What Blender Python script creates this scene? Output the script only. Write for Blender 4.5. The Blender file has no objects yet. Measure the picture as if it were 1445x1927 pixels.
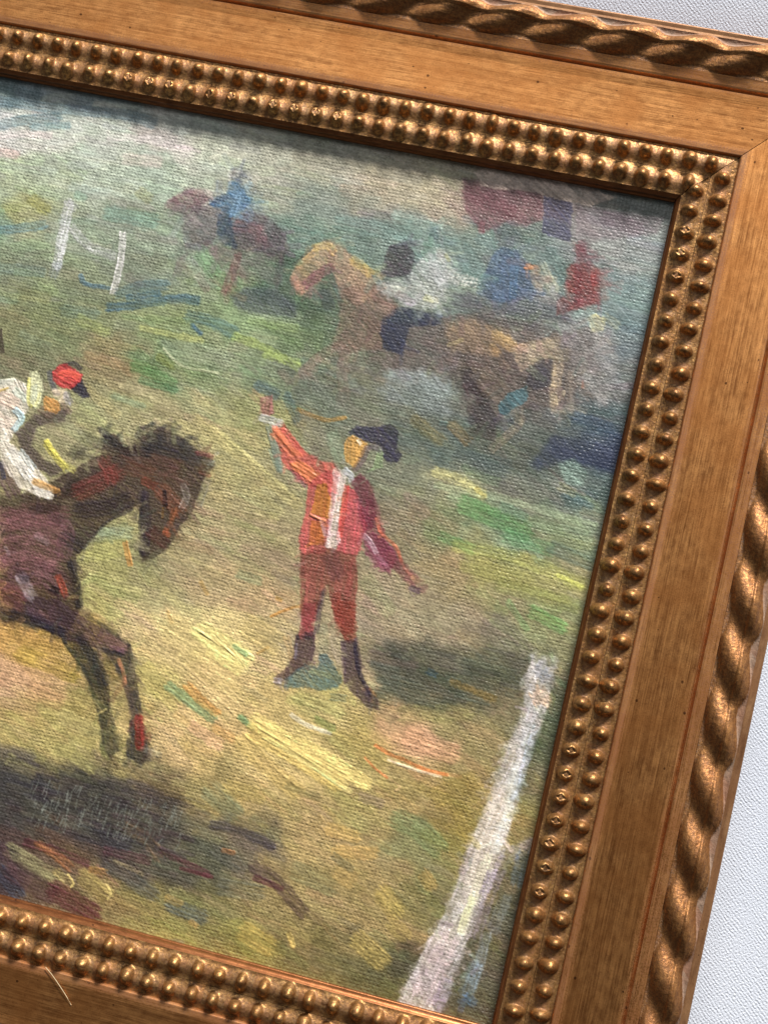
import bpy, bmesh, math
import numpy as np
from mathutils import Vector, Matrix

# ------------------------------------------------------------------ camera, world, lamps, exposure
PITCH = 0.0054                     # one bead to the next, metres; all moulding sizes are in pitches
ZB = 2.60                          # bead tops above the cloth, in pitches
def W3(x, y, z): return Vector((x * PITCH, y * PITCH, (z + ZB) * PITCH))
scene = bpy.context.scene
cam_d = bpy.data.cameras.new('camera'); cam = bpy.data.objects.new('camera', cam_d)
scene.collection.objects.link(cam); scene.camera = cam
_c = Vector((-1.25171315, -22.99701831, 62.93806213)); _f = Vector((-0.13804318, 0.09220761, -0.98612466)).normalized()
_u = Vector((-0.21548008, 0.96901113, 0.1207715)); _u = (_u - _f * _u.dot(_f)).normalized(); _r = _f.cross(_u)
cam.matrix_world = Matrix.Translation(W3(*_c)) @ Matrix((_r, _u, -_f)).transposed().to_4x4()
cam_d.sensor_fit = 'VERTICAL'; cam_d.sensor_height = 24.0; cam_d.lens = 24.0 * 2757.24 / 1927.0
cam_d.clip_start = 0.01; cam_d.clip_end = 50.0
world = bpy.data.worlds.new('World'); scene.world = world; world.use_nodes = True
_bg = world.node_tree.nodes['Background']
_bg.inputs[0].default_value = (0.90, 0.95, 1.0, 1); _bg.inputs[1].default_value = 0.075
def area(name, loc, target, sx, sy, power, col):
    l = bpy.data.lights.new(name, 'AREA'); l.shape = 'RECTANGLE'; l.size = sx; l.size_y = sy; l.energy = power; l.color = col
    o = bpy.data.objects.new(name, l); scene.collection.objects.link(o)
    o.location = loc; o.rotation_euler = (Vector(target) - Vector(loc)).to_track_quat('-Z', 'Y').to_euler()
    return o
area('window_light', (0.42, 1.66, 0.92), (-0.06, -0.10, 0.0), 0.80, 0.26, 86.0, (1.0, 0.975, 0.94))
area('panel_fill_light', (-0.50, 0.88, 1.70), (-0.05, -0.10, 0.0), 0.9, 0.6, 6.8, (0.95, 0.97, 1.0))  # lamp added to brighten the upper gilt panel; its source is unseen
vs = scene.view_settings
vs.view_transform = 'Standard'; vs.look = 'None'; vs.exposure = 0.0; vs.gamma = 1.0; vs.use_curve_mapping = False

# ------------------------------------------------------------------ helpers
def link(name, mesh, parent=None, mat=None):
    o = bpy.data.objects.new(name, mesh); scene.collection.objects.link(o)
    if parent is not None: o.parent = parent
    if mat is not None and not mesh.materials: mesh.materials.append(mat)
    return o
def empty(name, loc=(0, 0, 0)):
    o = bpy.data.objects.new(name, None); o.empty_display_size = 0.02; o.location = loc
    scene.collection.objects.link(o); return o
def tag(o, label, cat, group=None):
    o['label'] = label; o['category'] = cat
    if group: o['group'] = group
def grid_mesh(name, P, attr=None, smooth=True):
    """P: (n, m, 3) array of points"""
    n, m, _ = P.shape
    me = bpy.data.meshes.new(name)
    idx = np.arange(n * m).reshape(n, m)
    q = np.stack([idx[:-1, :-1], idx[1:, :-1], idx[1:, 1:], idx[:-1, 1:]], -1).reshape(-1, 4)
    me.from_pydata((P.reshape(-1, 3)).tolist(), [], q.tolist())
    if attr is not None:
        a = me.attributes.new('patina', 'FLOAT', 'POINT'); a.data.foreach_set('value', np.clip(attr, 0, 1).astype(np.float32).ravel())
    if smooth: me.polygons.foreach_set('use_smooth', np.ones(len(me.polygons), bool))
    me.update(); return me
class NT:
    def __init__(s, name):
        s.m = bpy.data.materials.new(name); s.m.use_nodes = True; s.t = s.m.node_tree; s.n = s.t.nodes
        s.b = s.n['Principled BSDF']
    def add(s, kind, **kw):
        n = s.n.new(kind)
        for k, v in kw.items(): setattr(n, k, v)
        return n
    def set(s, sock, v):
        if isinstance(v, bpy.types.NodeSocket): s.t.links.new(v, sock)
        else: sock.default_value = v
    def math(s, op, a, b=0.0, c=0.0, clamp=False):
        n = s.add('ShaderNodeMath', operation=op); n.use_clamp = clamp
        s.set(n.inputs[0], a); s.set(n.inputs[1], b); s.set(n.inputs[2], c); return n.outputs[0]
    def mix(s, f, a, b, mode='MIX'):
        n = s.add('ShaderNodeMix', data_type='RGBA', blend_type=mode)
        s.set(n.inputs[0], f); s.set(n.inputs[6], a); s.set(n.inputs[7], b); return n.outputs[2]
    def ramp(s, f, lo, hi, a=0.0, b=1.0):
        n = s.add('ShaderNodeMapRange', interpolation_type='SMOOTHSTEP'); s.set(n.inputs[0], f)
        n.inputs[1].default_value = lo; n.inputs[2].default_value = hi; n.inputs[3].default_value = a; n.inputs[4].default_value = b
        return n.outputs[0]
    def coords(s, scale, src='Object', add=None):
        t = s.add('ShaderNodeTexCoord').outputs[src]
        m = s.add('ShaderNodeVectorMath', operation='MULTIPLY'); s.t.links.new(t, m.inputs[0]); m.inputs[1].default_value = scale
        o = m.outputs[0]
        if add is not None:
            k = s.add('ShaderNodeVectorMath', operation='ADD'); s.t.links.new(o, k.inputs[0]); s.t.links.new(add, k.inputs[1]); o = k.outputs[0]
        return o
    def noise(s, vec, scale=1.0, detail=3.0, rough=0.55):
        n = s.add('ShaderNodeTexNoise'); s.t.links.new(vec, n.inputs['Vector']); n.inputs['Scale'].default_value = scale
        n.inputs['Detail'].default_value = detail; n.inputs['Roughness'].default_value = rough; return n.outputs[0]
    def bump(s, h, strength, dist, normal=None):
        n = s.add('ShaderNodeBump'); n.inputs['Strength'].default_value = strength; n.inputs['Distance'].default_value = dist
        s.t.links.new(h, n.inputs['Height'])
        if normal is not None: s.t.links.new(normal, n.inputs['Normal'])
        return n.outputs[0]
    def attr(s, name, out='Fac'):
        n = s.add('ShaderNodeAttribute', attribute_name=name); return n.outputs[out]

def rgb(r, g, b): return tuple(((c / 255.0) / 12.92 if c / 255.0 <= 0.04045 else ((c / 255.0 + 0.055) / 1.055) ** 2.4) for c in (r, g, b)) + (1.0,)

# ------------------------------------------------------------------ materials
def mat_cloth():
    k = NT('woven_cotton_cloth')
    warp = k.noise(k.coords((120, 120, 120)), 1, 2)
    sep = k.add('ShaderNodeSeparateXYZ'); k.t.links.new(k.coords((1, 1, 1)), sep.inputs[0])
    w = k.math('MULTIPLY', k.math('SUBTRACT', warp, 0.5), 7.0)
    fx, fy = 2 * math.pi / 0.00112, 2 * math.pi / 0.00098
    a = k.math('SINE', k.math('ADD', k.math('MULTIPLY', sep.outputs[0], fx), w))
    b = k.math('SINE', k.math('ADD', k.math('MULTIPLY', sep.outputs[1], fy), w))
    diag = k.math('SINE', k.math('ADD', k.math('ADD', k.math('MULTIPLY', sep.outputs[0], fx), k.math('MULTIPLY', sep.outputs[1], fy)), w))
    fib = k.noise(k.coords((2600, 2600, 2600)), 1, 3, 0.6)
    h = k.math('ADD', k.math('ADD', k.math('MULTIPLY', k.math('MULTIPLY', a, b), 0.14), k.math('MULTIPLY', diag, 0.07)), k.math('MULTIPLY', fib, 1.5))
    soft = k.noise(k.coords((14, 14, 14)), 1, 2)
    c = k.mix(k.ramp(soft, 0.3, 0.7), rgb(222, 228, 240), rgb(231, 236, 246))
    c = k.mix(k.math('MULTIPLY', k.ramp(h, 0.0, 0.7, 1.0, 0.0), 0.35), c, rgb(150, 157, 172))
    k.set(k.b.inputs['Base Color'], c); k.b.inputs['Roughness'].default_value = 0.9; k.b.inputs['Specular IOR Level'].default_value = 0.15
    k.set(k.b.inputs['Normal'], k.bump(h, 0.75, 0.00022)); return k.m

def mat_gold(name, base, light, dark, patina, mottle=0.0, lump=0.0, streak=(46, 2900, 2900), rough=0.40, metal=0.75, speck=True, pat=True, bumpd=0.00006, contrast=(0.3, 0.72)):
    k = NT(name)
    rnd = k.add('ShaderNodeObjectInfo').outputs['Random']
    off = k.add('ShaderNodeCombineXYZ'); k.t.links.new(k.math('MULTIPLY', rnd, 40.0), off.inputs[0]); k.t.links.new(k.math('MULTIPLY', rnd, 73.0), off.inputs[1])
    o = off.outputs[0]
    s1 = k.noise(k.coords(streak, add=o), 1, 5, 0.62)
    s2 = k.noise(k.coords((streak[0] * 0.45, streak[1] * 0.33, streak[2] * 0.33), add=o), 1, 3, 0.5)
    blot = k.noise(k.coords((95, 95, 95), add=o), 1, 3, 0.5)
    fine = k.noise(k.coords((2600, 2600, 2600), add=o), 1, 2, 0.6)
    iso = k.noise(k.coords((420, 640, 640), add=o), 1, 4, 0.6)
    g = k.math('ADD', k.math('ADD', k.math('MULTIPLY', s1, 0.5), k.math('MULTIPLY', s2, 0.2)), k.math('MULTIPLY', iso, 0.3))
    c = k.mix(k.ramp(g, contrast[0], contrast[1]), dark, light)
    c = k.mix(k.ramp(blot, 0.32, 0.68, 0.2, 0.7), c, base)
    c = k.mix(k.ramp(fine, 0.52, 0.75, 0.0, 0.35), c, dark)
    m = metal
    r = k.math('ADD', k.math('MULTIPLY', g, 0.18), rough - 0.09)
    if mottle:
        mt = k.noise(k.coords((1500, 1500, 1500), add=o), 1, 4, 0.65)
        mk = k.ramp(mt, 0.44, 0.58, 0.0, mottle)
        c = k.mix(mk, c, rgb(66, 40, 22)); r = k.math('ADD', r, k.math('MULTIPLY', mk, 0.15))
        m = k.math('MULTIPLY', k.math('SUBTRACT', 1.0, k.math('MULTIPLY', mk, 0.6)), metal)
    if speck:
        v = k.add('ShaderNodeTexVoronoi'); k.t.links.new(k.coords((300, 380, 300), add=o), v.inputs['Vector']); v.inputs['Scale'].default_value = 1
        sz = k.add('ShaderNodeSeparateColor'); k.t.links.new(v.outputs['Color'], sz.inputs[0])
        lim = k.math('MULTIPLY', k.math('POWER', sz.outputs[0], 1.7), 0.13)
        sp = k.math('LESS_THAN', v.outputs['Distance'], lim)
        c = k.mix(k.math('MULTIPLY', sp, 0.75), c, rgb(58, 30, 18))
    if pat:
        a = k.attr('patina')
        pf = k.ramp(k.math('ADD', a, k.math('MULTIPLY', k.math('SUBTRACT', k.math('ADD', k.math('MULTIPLY', fine, 0.6), k.math('MULTIPLY', s1, 0.4)), 0.5), 1.8)), 0.2, 0.9)
        c = k.mix(k.math('MULTIPLY', pf, 0.75), c, patina)
        m = k.math('MULTIPLY', k.math('SUBTRACT', 1.0, k.math('MULTIPLY', pf, 0.75)), m)
        c = k.mix(k.math('MULTIPLY', pf, k.ramp(blot, 0.35, 0.65, 0.0, 0.45)), c, rgb(150, 88, 48))
        r = k.math('ADD', r, k.math('MULTIPLY', pf, 0.16))
    k.set(k.b.inputs['Base Color'], c); k.set(k.b.inputs['Metallic'], m); k.set(k.b.inputs['Roughness'], r)
    h = k.math('ADD', k.math('MULTIPLY', g, 0.7), k.math('MULTIPLY', fine, 0.45))
    nrm = k.bump(h, 0.8, bumpd)
    if lump:
        lp = k.noise(k.coords((780, 780, 780), add=o), 1, 4, 0.6)
        nrm = k.bump(lp, 0.9, lump, nrm)
    k.set(k.b.inputs['Normal'], nrm); return k.m

def mat_paint():
    k = NT('oil_paint_on_canvas')
    col = k.attr('Col', 'Color'); th = k.attr('thick')
    wv = k.noise(k.coords((420, 420, 420)), 1, 2)
    wv2 = k.noise(k.coords((60, 60, 60)), 1, 2)
    sep = k.add('ShaderNodeSeparateXYZ'); k.t.links.new(k.coords((1, 1, 1)), sep.inputs[0])
    f = math.pi / 0.00088
    wob = k.math('ADD', k.math('MULTIPLY', k.math('SUBTRACT', wv, 0.5), 1.1), k.math('MULTIPLY', k.math('SUBTRACT', wv2, 0.5), 2.0))
    wob2 = k.math('ADD', k.math('MULTIPLY', k.math('SUBTRACT', k.noise(k.coords((300, 520, 300)), 1, 2), 0.5), 1.3), k.math('MULTIPLY', k.math('SUBTRACT', wv2, 0.5), -2.0))
    sx = k.math('SINE', k.math('ADD', k.math('MULTIPLY', sep.outputs[0], f), wob)); sy = k.math('SINE', k.math('ADD', k.math('MULTIPLY', sep.outputs[1], f * 1.06), wob2))
    pr = k.math('MULTIPLY', sx, sy)
    w = k.math('ADD', k.math('MULTIPLY', k.math('ABSOLUTE', pr), 0.75), k.math('MULTIPLY', pr, 0.22))
    mq = k.add('ShaderNodeMapping'); mq.inputs['Rotation'].default_value = (0, 0, math.radians(9)); k.t.links.new(k.coords((1, 1, 1)), mq.inputs[0])
    vq = k.add('ShaderNodeVectorMath', operation='MULTIPLY'); k.t.links.new(mq.outputs[0], vq.inputs[0]); vq.inputs[1].default_value = (1500, 2150, 1000)
    nub = k.noise(vq.outputs[0], 1, 1.0, 0.5)
    w = k.math('ADD', k.math('MULTIPLY', w, 0.70), k.math('MULTIPLY', k.ramp(nub, 0.25, 0.75), 0.40))
    amp = k.noise(k.coords((110, 110, 110)), 1, 3)
    w = k.math('MULTIPLY', w, k.ramp(amp, 0.25, 0.75, 0.55, 1.15))
    w = k.math('MULTIPLY', w, k.math('SUBTRACT', 1.0, k.math('MULTIPLY', th, 0.8)))
    fine = k.noise(k.coords((1500, 2300, 2000)), 1, 3, 0.6)
    h = k.math('ADD', w, k.math('MULTIPLY', fine, 0.35))
    mp = k.add('ShaderNodeMapping'); mp.inputs['Rotation'].default_value = (0, 0, math.radians(14)); k.t.links.new(k.coords((1, 1, 1)), mp.inputs[0])
    vm = k.add('ShaderNodeVectorMath', operation='MULTIPLY'); k.t.links.new(mp.outputs[0], vm.inputs[0]); vm.inputs[1].default_value = (210, 1700, 1000)
    hairs = k.noise(vm.outputs[0], 1, 4, 0.65)
    hs_ = k.add('ShaderNodeHueSaturation'); hs_.inputs['Saturation'].default_value = 0.92; k.t.links.new(col, hs_.inputs['Color'])
    k.set(hs_.inputs['Value'], k.ramp(hairs, 0.25, 0.75, 0.82, 1.20)); col = hs_.outputs[0]
    h = k.math('ADD', h, k.math('MULTIPLY', hairs, 0.16))
    k.set(k.b.inputs['Base Color'], col); k.b.inputs['Roughness'].default_value = 0.40; k.b.inputs['Specular IOR Level'].default_value = 0.36
    k.set(k.b.inputs['Roughness'], k.math('ADD', 0.30, k.math('MULTIPLY', fine, 0.22)))
    k.set(k.b.inputs['Normal'], k.bump(h, 0.9, 0.00017)); return k.m

M_cloth = mat_cloth()
M_panel = mat_gold('brushed_gold_panel', rgb(182, 117, 62), rgb(234, 168, 102), rgb(112, 64, 32), rgb(140, 98, 68), streak=(90, 3000, 3000), metal=0.93, rough=0.42, contrast=(0.30, 0.66))
M_lip = mat_gold('copper_gold_edge', rgb(150, 92, 52), rgb(186, 122, 74), rgb(82, 44, 22), rgb(150, 120, 100), pat=False, streak=(300, 900, 900), metal=0.7, rough=0.30, bumpd=0.00003)
M_bead = mat_gold('rubbed_gold_beads', rgb(182, 126, 72), rgb(232, 184, 116), rgb(100, 62, 34), rgb(134, 100, 72), streak=(500, 1300, 900), metal=0.8, rough=0.42, mottle=0.55, lump=0.00018, speck=False, bumpd=0.00010)
M_rope = mat_gold('dark_gold_rope', rgb(162, 108, 62), rgb(212, 154, 92), rgb(96, 58, 32), rgb(158, 138, 122), streak=(120, 2300, 1500), metal=0.66, rough=0.48, speck=False, bumpd=0.00012, mottle=0.45, lump=0.00026)
M_edge = mat_gold('pale_outer_edge', rgb(152, 106, 70), rgb(190, 144, 100), rgb(96, 60, 36), rgb(168, 150, 136), streak=(120, 900, 900), metal=0.45, rough=0.45, pat=False)
M_body = mat_gold('dark_frame_side', rgb(92, 54, 28), rgb(120, 74, 40), rgb(52, 28, 14), rgb(120, 100, 90), metal=0.3, rough=0.55, pat=False, speck=False)
M_paint = mat_paint()

# ------------------------------------------------------------------ cloth under the frame
_g = np.unique(np.round(np.r_[np.linspace(-0.75, 0.75, 61), np.linspace(0.06, 0.3, 121)], 5))
_X, _Y = np.meshgrid(_g, _g, indexing='ij')
_Z = 0.0006 * np.sin(_X * 9 + 1.3 * np.sin(_Y * 5)) * np.cos(_Y * 7) - 0.0007
_d = np.clip(_Y - 0.1 - 6.9 * PITCH, 0, None)            # cloth raised beyond the upper rail, its tilt shaped to darken it there
_Z = _Z + 0.016 * (1 - np.exp(-_d / 0.045))
_d = np.clip(_X - 0.1 - 7.0 * PITCH, 0, None); _Z = _Z + 0.004 * (1 - np.exp(-_d / 0.06))
cl = link('cloth', grid_mesh('cloth', np.stack([_X - 0.1, _Y - 0.1, _Z], -1)), None, M_cloth); cl['kind'] = 'structure'

# ------------------------------------------------------------------ gilded frame
WD, LR = 47.6, 38.02              # bead-line rectangle, pitches
frame = empty('picture_frame', (0, 0, 0))
tag(frame, 'antique gold picture frame with double bead rows and twisted rope edge', 'picture frame')
GAP = 0.02
def strip(name, prof, L, mat, parent, patina=None, smooth=False):
    """mitred length of moulding; prof is a list of (u, z)"""
    p = np.array(prof, float); P = np.zeros((len(p), 2, 3))
    P[:, 0, 0] = -p[:, 0] + GAP; P[:, 1, 0] = L + p[:, 0] - GAP
    P[:, :, 1] = p[:, 0:1]; P[:, :, 2] = p[:, 1:2]
    P = P[:, ::-1]
    at = None
    if patina is not None: at = np.repeat(np.array([patina(u) for u in p[:, 0]])[:, None], 2, 1)
    return link(name, grid_mesh(name, P * PITCH, at, smooth=smooth), parent, mat)
def arc(cu, cz, r, a0, a1, n=6):
    return [(cu + r * math.cos(math.radians(a)), cz + r * math.sin(math.radians(a))) for a in np.linspace(a0, a1, n)]
P_sight = [(-0.75, -1.7), (-0.75, -1.0), (-0.75, -0.96)] + arc(-0.67, -0.94, 0.08, 175, 110, 5) + [(-0.69, -0.84), (-0.685, -0.62), (-0.683, -0.595), (-0.68, -0.585), (-0.59, -0.516), (-0.585, -0.513), (-0.53, -0.48), (-0.51, -0.465), (-0.50, -0.55)]
P_panel = [(1.59, -0.52), (1.60, -0.42)] + arc(1.70, -0.39, 0.09, 175, 92, 5) + [(1.85, -0.285), (2.0, -0.28), (2.4, -0.27), (3.2, -0.24), (3.9, -0.2), (4.2, -0.165), (4.36, -0.15), (4.41, -0.23), (4.45, -0.28), (4.49, -0.23), (4.54, -0.13), (4.62, -0.10), (4.8, -0.07), (5.02, -0.03), (5.06, -0.12)]
P_outer = [(6.60, -0.2), (6.62, 0.10), (6.72, 0.09), (6.82, 0.11)] + arc(6.88, 0.04, 0.08, 95, 5, 6) + [(6.955, -0.3)]
P_body = [(-0.5, -0.62), (1.62, -0.62), (1.62, -0.42), (4.3, -0.42), (5.0, -0.3), (6.6, -0.22), (6.9, -0.22), (6.90, -0.32), (6.93, -0.5), (6.80, -2.0), (6.75, -2.6), (5.9, -2.6), (5.9, -1.7), (-0.5, -1.7)]
BH = 0.53
def bead_mesh(name, kind, seed, rail_clip=None):
    r = np.random.default_rng(seed)
    ns, nu = (25, 26)
    s = np.linspace(-0.5, 0.5, ns)[:, None] * np.ones((1, nu)); u = np.ones((ns, 1)) * np.linspace(-BH, BH, nu)[None]
    ridge = 0.13 * np.cos(np.pi * u / (2 * BH)) ** 2
    wob = r.normal(0, 0.025, 2)
    hs, hu = 0.285 + r.normal(0, 0.02), 0.385 + r.normal(0, 0.025)
    q = (np.abs((s - wob[0]) / hs)) ** 2.1 + (np.abs((u - wob[1]) / hu)) ** 2.3
    b = np.clip(1 - q, 0, 1) ** 0.56
    hh = 0.29 + r.normal(0, 0.03)
    skirt = 0.10 * np.exp(-q * 0.55) * np.cos(np.pi * u / (2 * BH)) ** 1.2 * np.cos(np.pi * s * 0.98)
    z = ridge + hh * b + skirt
    if kind == 'plain': b = b * 0; z = ridge
    if kind == 'worn':                       # top rubbed flat with a few cut marks
        cs, cu_ = wob[0] + r.normal(0, 0.03), wob[1] + r.normal(0, 0.04)
        dm = np.abs(s - cs) / 0.19 + np.abs(u - cu_) / 0.24
        z = z - 0.10 * np.clip((1 - dm) * 3, 0, 1) + 0.016 * np.exp(-((dm - 1) / 0.16) ** 2) + (dm < 0.9) * 0.016 * np.sin((s + 0.4 * u) * 62)
    low = np.clip(1 - b * 1.3, 0, 1) * np.clip(0.30 + ridge / 0.13 * 0.30, 0, 1)
    if kind == 'worn': low = np.maximum(low, (dm < 0.9) * 0.5)
    z = z - 0.46 + r.normal(0, 0.004, z.shape) * (np.abs(s) < 0.49)
    return s, u, z, low
def patch(name, s, u, z, low, clip=None, s0=0.0, u0=0.0, L=0.0):
    P = np.stack([s, u, z], -1) * PITCH
    me = grid_mesh(name, P[:, ::1], low)
    if clip:
        bm = bmesh.new(); bm.from_mesh(me)
        for co, no in clip:
            geo = bm.verts[:] + bm.edges[:] + bm.faces[:]
            bmesh.ops.bisect_plane(bm, geom=geo, dist=1e-9, plane_co=Vector(co) * PITCH, plane_no=Vector(no), clear_outer=True)
        n = len(bm.faces); bm.to_mesh(me); bm.free()
        if n == 0: return None
    return me
bead_kinds = [bead_mesh('bead', 'full', 20 + i) for i in range(7)]
worn_kinds = [bead_mesh('bead', 'worn', 50 + i) for i in range(4)]
plain_kind = bead_mesh('bead_ground', 'plain', 90)
bead_me = [patch('bead', *k) for k in bead_kinds]; worn_me = [patch('worn_bead', *k) for k in worn_kinds]
for m in bead_me + worn_me: m.materials.append(M_bead)
# rope twist: one strand between two valleys of the twisted edge
RP, RU0, RU1, RUC, RSH = 2.68, 5.04, 6.63, 5.92, 1.05
def rope_patch(seed):
    r = np.random.default_rng(seed)
    ns, nu = 33, 30
    ph = np.linspace(-0.5, 0.5, ns)[:, None] * np.ones((1, nu)); u = np.ones((ns, 1)) * np.linspace(RU0, RU1, nu)[None]
    s = RP * ph + RSH * (u - RUC)
    st_ = (0.5 + 0.5 * np.cos(2 * np.pi * (ph - 0.03 * np.sin(2 * np.pi * ph)))) ** 1.05
    ui = RUC - (0.70 + 0.17 * st_); uo = RUC + (0.42 + 0.27 * st_)
    t = np.where(u < RUC, (RUC - u) / (RUC - ui), (u - RUC) / (uo - RUC))
    dome = np.clip(1 - t ** 2, 0, 1) ** 0.64
    base = np.where(u < RUC, -0.05, 0.10 - 0.07 * np.sin(np.clip((u - 6.2) / (RU1 - 6.2), 0, 1) * np.pi))
    z = base + dome * (0.14 + 0.40 * st_)
    z += r.normal(0, 0.004, z.shape) * (np.abs(ph) < 0.49)
    pat = np.where(u > RUC, np.clip(1.15 - dome * 4, 0, 1), np.clip(0.35 - dome, 0, 1))
    return s, u - RUC, z, pat
rope_kinds = [rope_patch(70 + i) for i in range(3)]
rope_me = [patch('rope_twist', *k) for k in rope_kinds]
for m in rope_me: m.materials.append(M_rope)
rs = np.random.default_rng(5)
def place_row(rail, L, uc, s_list, pitch, view, worn, half):
    """beads of one row as parts; those outside the picture joined as one"""
    rest = bmesh.new()
    for i, sc in enumerate(s_list):
        lim0 = -(uc - BH) if False else None
        a0, a1 = sc - pitch / 2, sc + pitch / 2
        over0 = a0 < -(uc - BH) + 0.0 and a0 < -uc + BH; over1 = a1 > L + uc - BH
        cut = over0 or over1
        k = rs.integers(0, 7)
        w = worn(sc) and rs.random() < 0.8
        if cut:
            clip = []
            if over0: clip.append(((-uc - sc + GAP, 0, 0), (-1, -1, 0)))
            if over1: clip.append(((L + uc - sc - GAP, 0, 0), (1, -1, 0)))
            inside = -uc + 0.12 < sc < L + uc - 0.12
            me = patch('bead', *(bead_kinds[k] if inside else plain_kind), clip=clip)
            if me is None or not len(me.polygons): continue
            me.materials.append(M_bead)
        else:
            me = worn_me[k % 4] if w else bead_me[k]
        if view(sc) or cut:
            o = link('bead', me, rail)
            o.location = (sc * PITCH, uc * PITCH, 0); o.scale = (pitch, 1, 1)
            if not cut: o.scale = (pitch, 1, rs.uniform(0.93, 1.04)); o.location.z = -0.46 * PITCH * (1 - o.scale[2])
        else:
            t = me.copy(); t.transform(Matrix.Translation((sc * PITCH, uc * PITCH, 0)) @ Matrix.Diagonal((pitch, 1, 1, 1))); rest.from_mesh(t); bpy.data.meshes.remove(t)
    if len(rest.faces):
        me = bpy.data.meshes.new('bead_row'); rest.to_mesh(me); me.materials.append(M_bead)
        o = link('bead_row', me, rail); o['kind'] = 'stuff'
    rest.free()
def rows(L, s_ref, pitch, uc):
    lo, hi = -uc - 1.1, L + uc + 1.1
    k0 = math.ceil((lo - s_ref) / pitch); k1 = math.floor((hi - s_ref) / pitch)
    return [s_ref + k * pitch for k in range(k0, k1 + 1)]
never = lambda s: False
RAILS = [  # origin, rotation, length, inner bead phase, outer bead phase, rope phase, part of the rail in the picture
    ((-WD, 0), 0.0, WD, WD - 0.354, WD - 0.49, WD - 6.98, lambda s: s > WD - 36, lambda s: WD - 27 < s < WD - 16),
    ((0, 0), -math.pi / 2, LR, 0.233, 0.50, 20.35, lambda s: True, lambda s: s < 6 or 24.5 < s < 31.5),
    ((0, -LR), math.pi, WD, 0.395, 0.53, 1.2, lambda s: s < 26, never),
    ((-WD, -LR), math.pi / 2, LR, 0.3, 0.4, 1.0, never, never)]
for (ox, oy), rot, L, ph_i, ph_o, ph_r, view, worn in RAILS:
    rail = strip('rail', P_body, L, M_body, frame)
    rail.location = W3(ox, oy, 0); rail.rotation_euler = (0, 0, rot)
    strip('sight_edge', P_sight, L, M_lip, rail, smooth=True); strip('flat_panel', P_panel, L, M_panel, rail, lambda u: 0.62 if u < 1.87 else 0.3 if u < 2.1 else 0.0 if u < 4.1 else 0.25 if u < 4.3 else 0.5); strip('outer_edge', P_outer, L, M_edge, rail)
    place_row(rail, L, 0.0, rows(L, ph_i, 1.0, 0.0), 1.0, view, worn, BH)
    place_row(rail, L, 1.075, rows(L, ph_o, 0.99, 1.075), 0.99, view, never, BH)
    k0 = math.ceil((-RUC - 2.5 - ph_r) / RP); k1 = math.floor((L + RUC + 2.5 - ph_r) / RP)
    for k in range(k0, k1 + 1):
        sc = ph_r + k * RP
        lo, hi = sc - RP / 2 - RSH * (RUC - RU0), sc + RP / 2 + RSH * (RU1 - RUC)
        clip = []
        if lo < -RU0 + 0.1: clip.append(((-RUC - sc + GAP, 0, 0), (-1, -1, 0)))
        if hi > L + RU0 - 0.1: clip.append(((L + RUC - sc - GAP, 0, 0), (1, -1, 0)))
        kk = int(rs.integers(0, 3))
        me = rope_me[kk]
        if clip:
            me = patch('rope_twist', *rope_kinds[kk], clip=clip)
            if me is None or not len(me.polygons): continue
            me.materials.append(M_rope)
        o = link('rope_twist', me, rail); o.location = (sc * PITCH, RUC * PITCH, 0)

# ------------------------------------------------------------------ PAINT BEGIN
# The oil painting is laid down stroke by stroke on a fine height/colour field in the
# canvas plane.  Stroke points were surveyed on a 1445 x 1927 grid of the picture and are carried
# to the canvas plane by the plane-to-plane map below.
CAM = np.array([-1.25171315, -22.99701831, 62.93806213])
CF = np.array([-0.13804318, 0.09220761, -0.98612466]); CF /= np.linalg.norm(CF)
CU = np.array([-0.21548008, 0.96901113, 0.1207715]); CU -= CU @ CF * CF; CU /= np.linalg.norm(CU)
CR = np.cross(CF, CU)
FPX = 2757.24
ZC = -1.05                      # canvas plane below the bead tops, in bead pitches
X0, Y1, DX = -36.0, -0.55, 0.036
NX, NY = 986, 1030
def to_plane(x, y, z=ZC):
    x = np.asarray(x, float); y = np.asarray(y, float)
    d = CF[None] * FPX + CR[None] * (x.ravel()[:, None] - 722.5) - CU[None] * (y.ravel()[:, None] - 963.5)
    t = (z - CAM[2]) / d[:, 2]
    P = CAM[None] + t[:, None] * d
    return P[:, 0], P[:, 1]
def to_px(pts):
    p = np.array(pts, float)
    X, Y = to_plane(p[:, 0], p[:, 1])
    return np.c_[(X - X0) / DX, (Y1 - Y) / DX]
S = 0.625                       # survey units to field cells
rng = np.random.default_rng(11)
def fnoise(n, m, sx, sy, seed):
    r = np.random.default_rng(seed).standard_normal((n, m))
    fy = np.fft.fftfreq(n)[:, None]; fx = np.fft.rfftfreq(m)[None]
    f = np.fft.rfft2(r) * np.exp(-2 * np.pi ** 2 * ((fx * sx) ** 2 + (fy * sy) ** 2))
    g = np.fft.irfft2(f, (n, m)); g -= g.mean(); g /= g.std()
    return g
def unit(g): return np.clip(0.5 + 0.28 * g, 0, 1)
NB = unit(fnoise(512, 512, 12, 0.75, 1))      # bristle tracks: long in x, thin in y
NE = fnoise(1280, 1280, 2.4, 2.4, 2)         # ragged edges
NF = fnoise(1280, 1280, 0.75, 0.75, 3)
NL = fnoise(1280, 1280, 9, 9, 4)
yy, xx = np.mgrid[0:NY, 0:NX].astype(float)
WP = 0.172 / DX                               # thread pitch in cells
wx = xx / WP + 0.35 * NL[:NY, :NX] + 0.12 * NE[:NY, :NX]; wy = yy / WP + 0.35 * NL[100:100 + NY, 100:100 + NX] + 0.12 * NE[200:200 + NY, 50:50 + NX]
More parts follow.
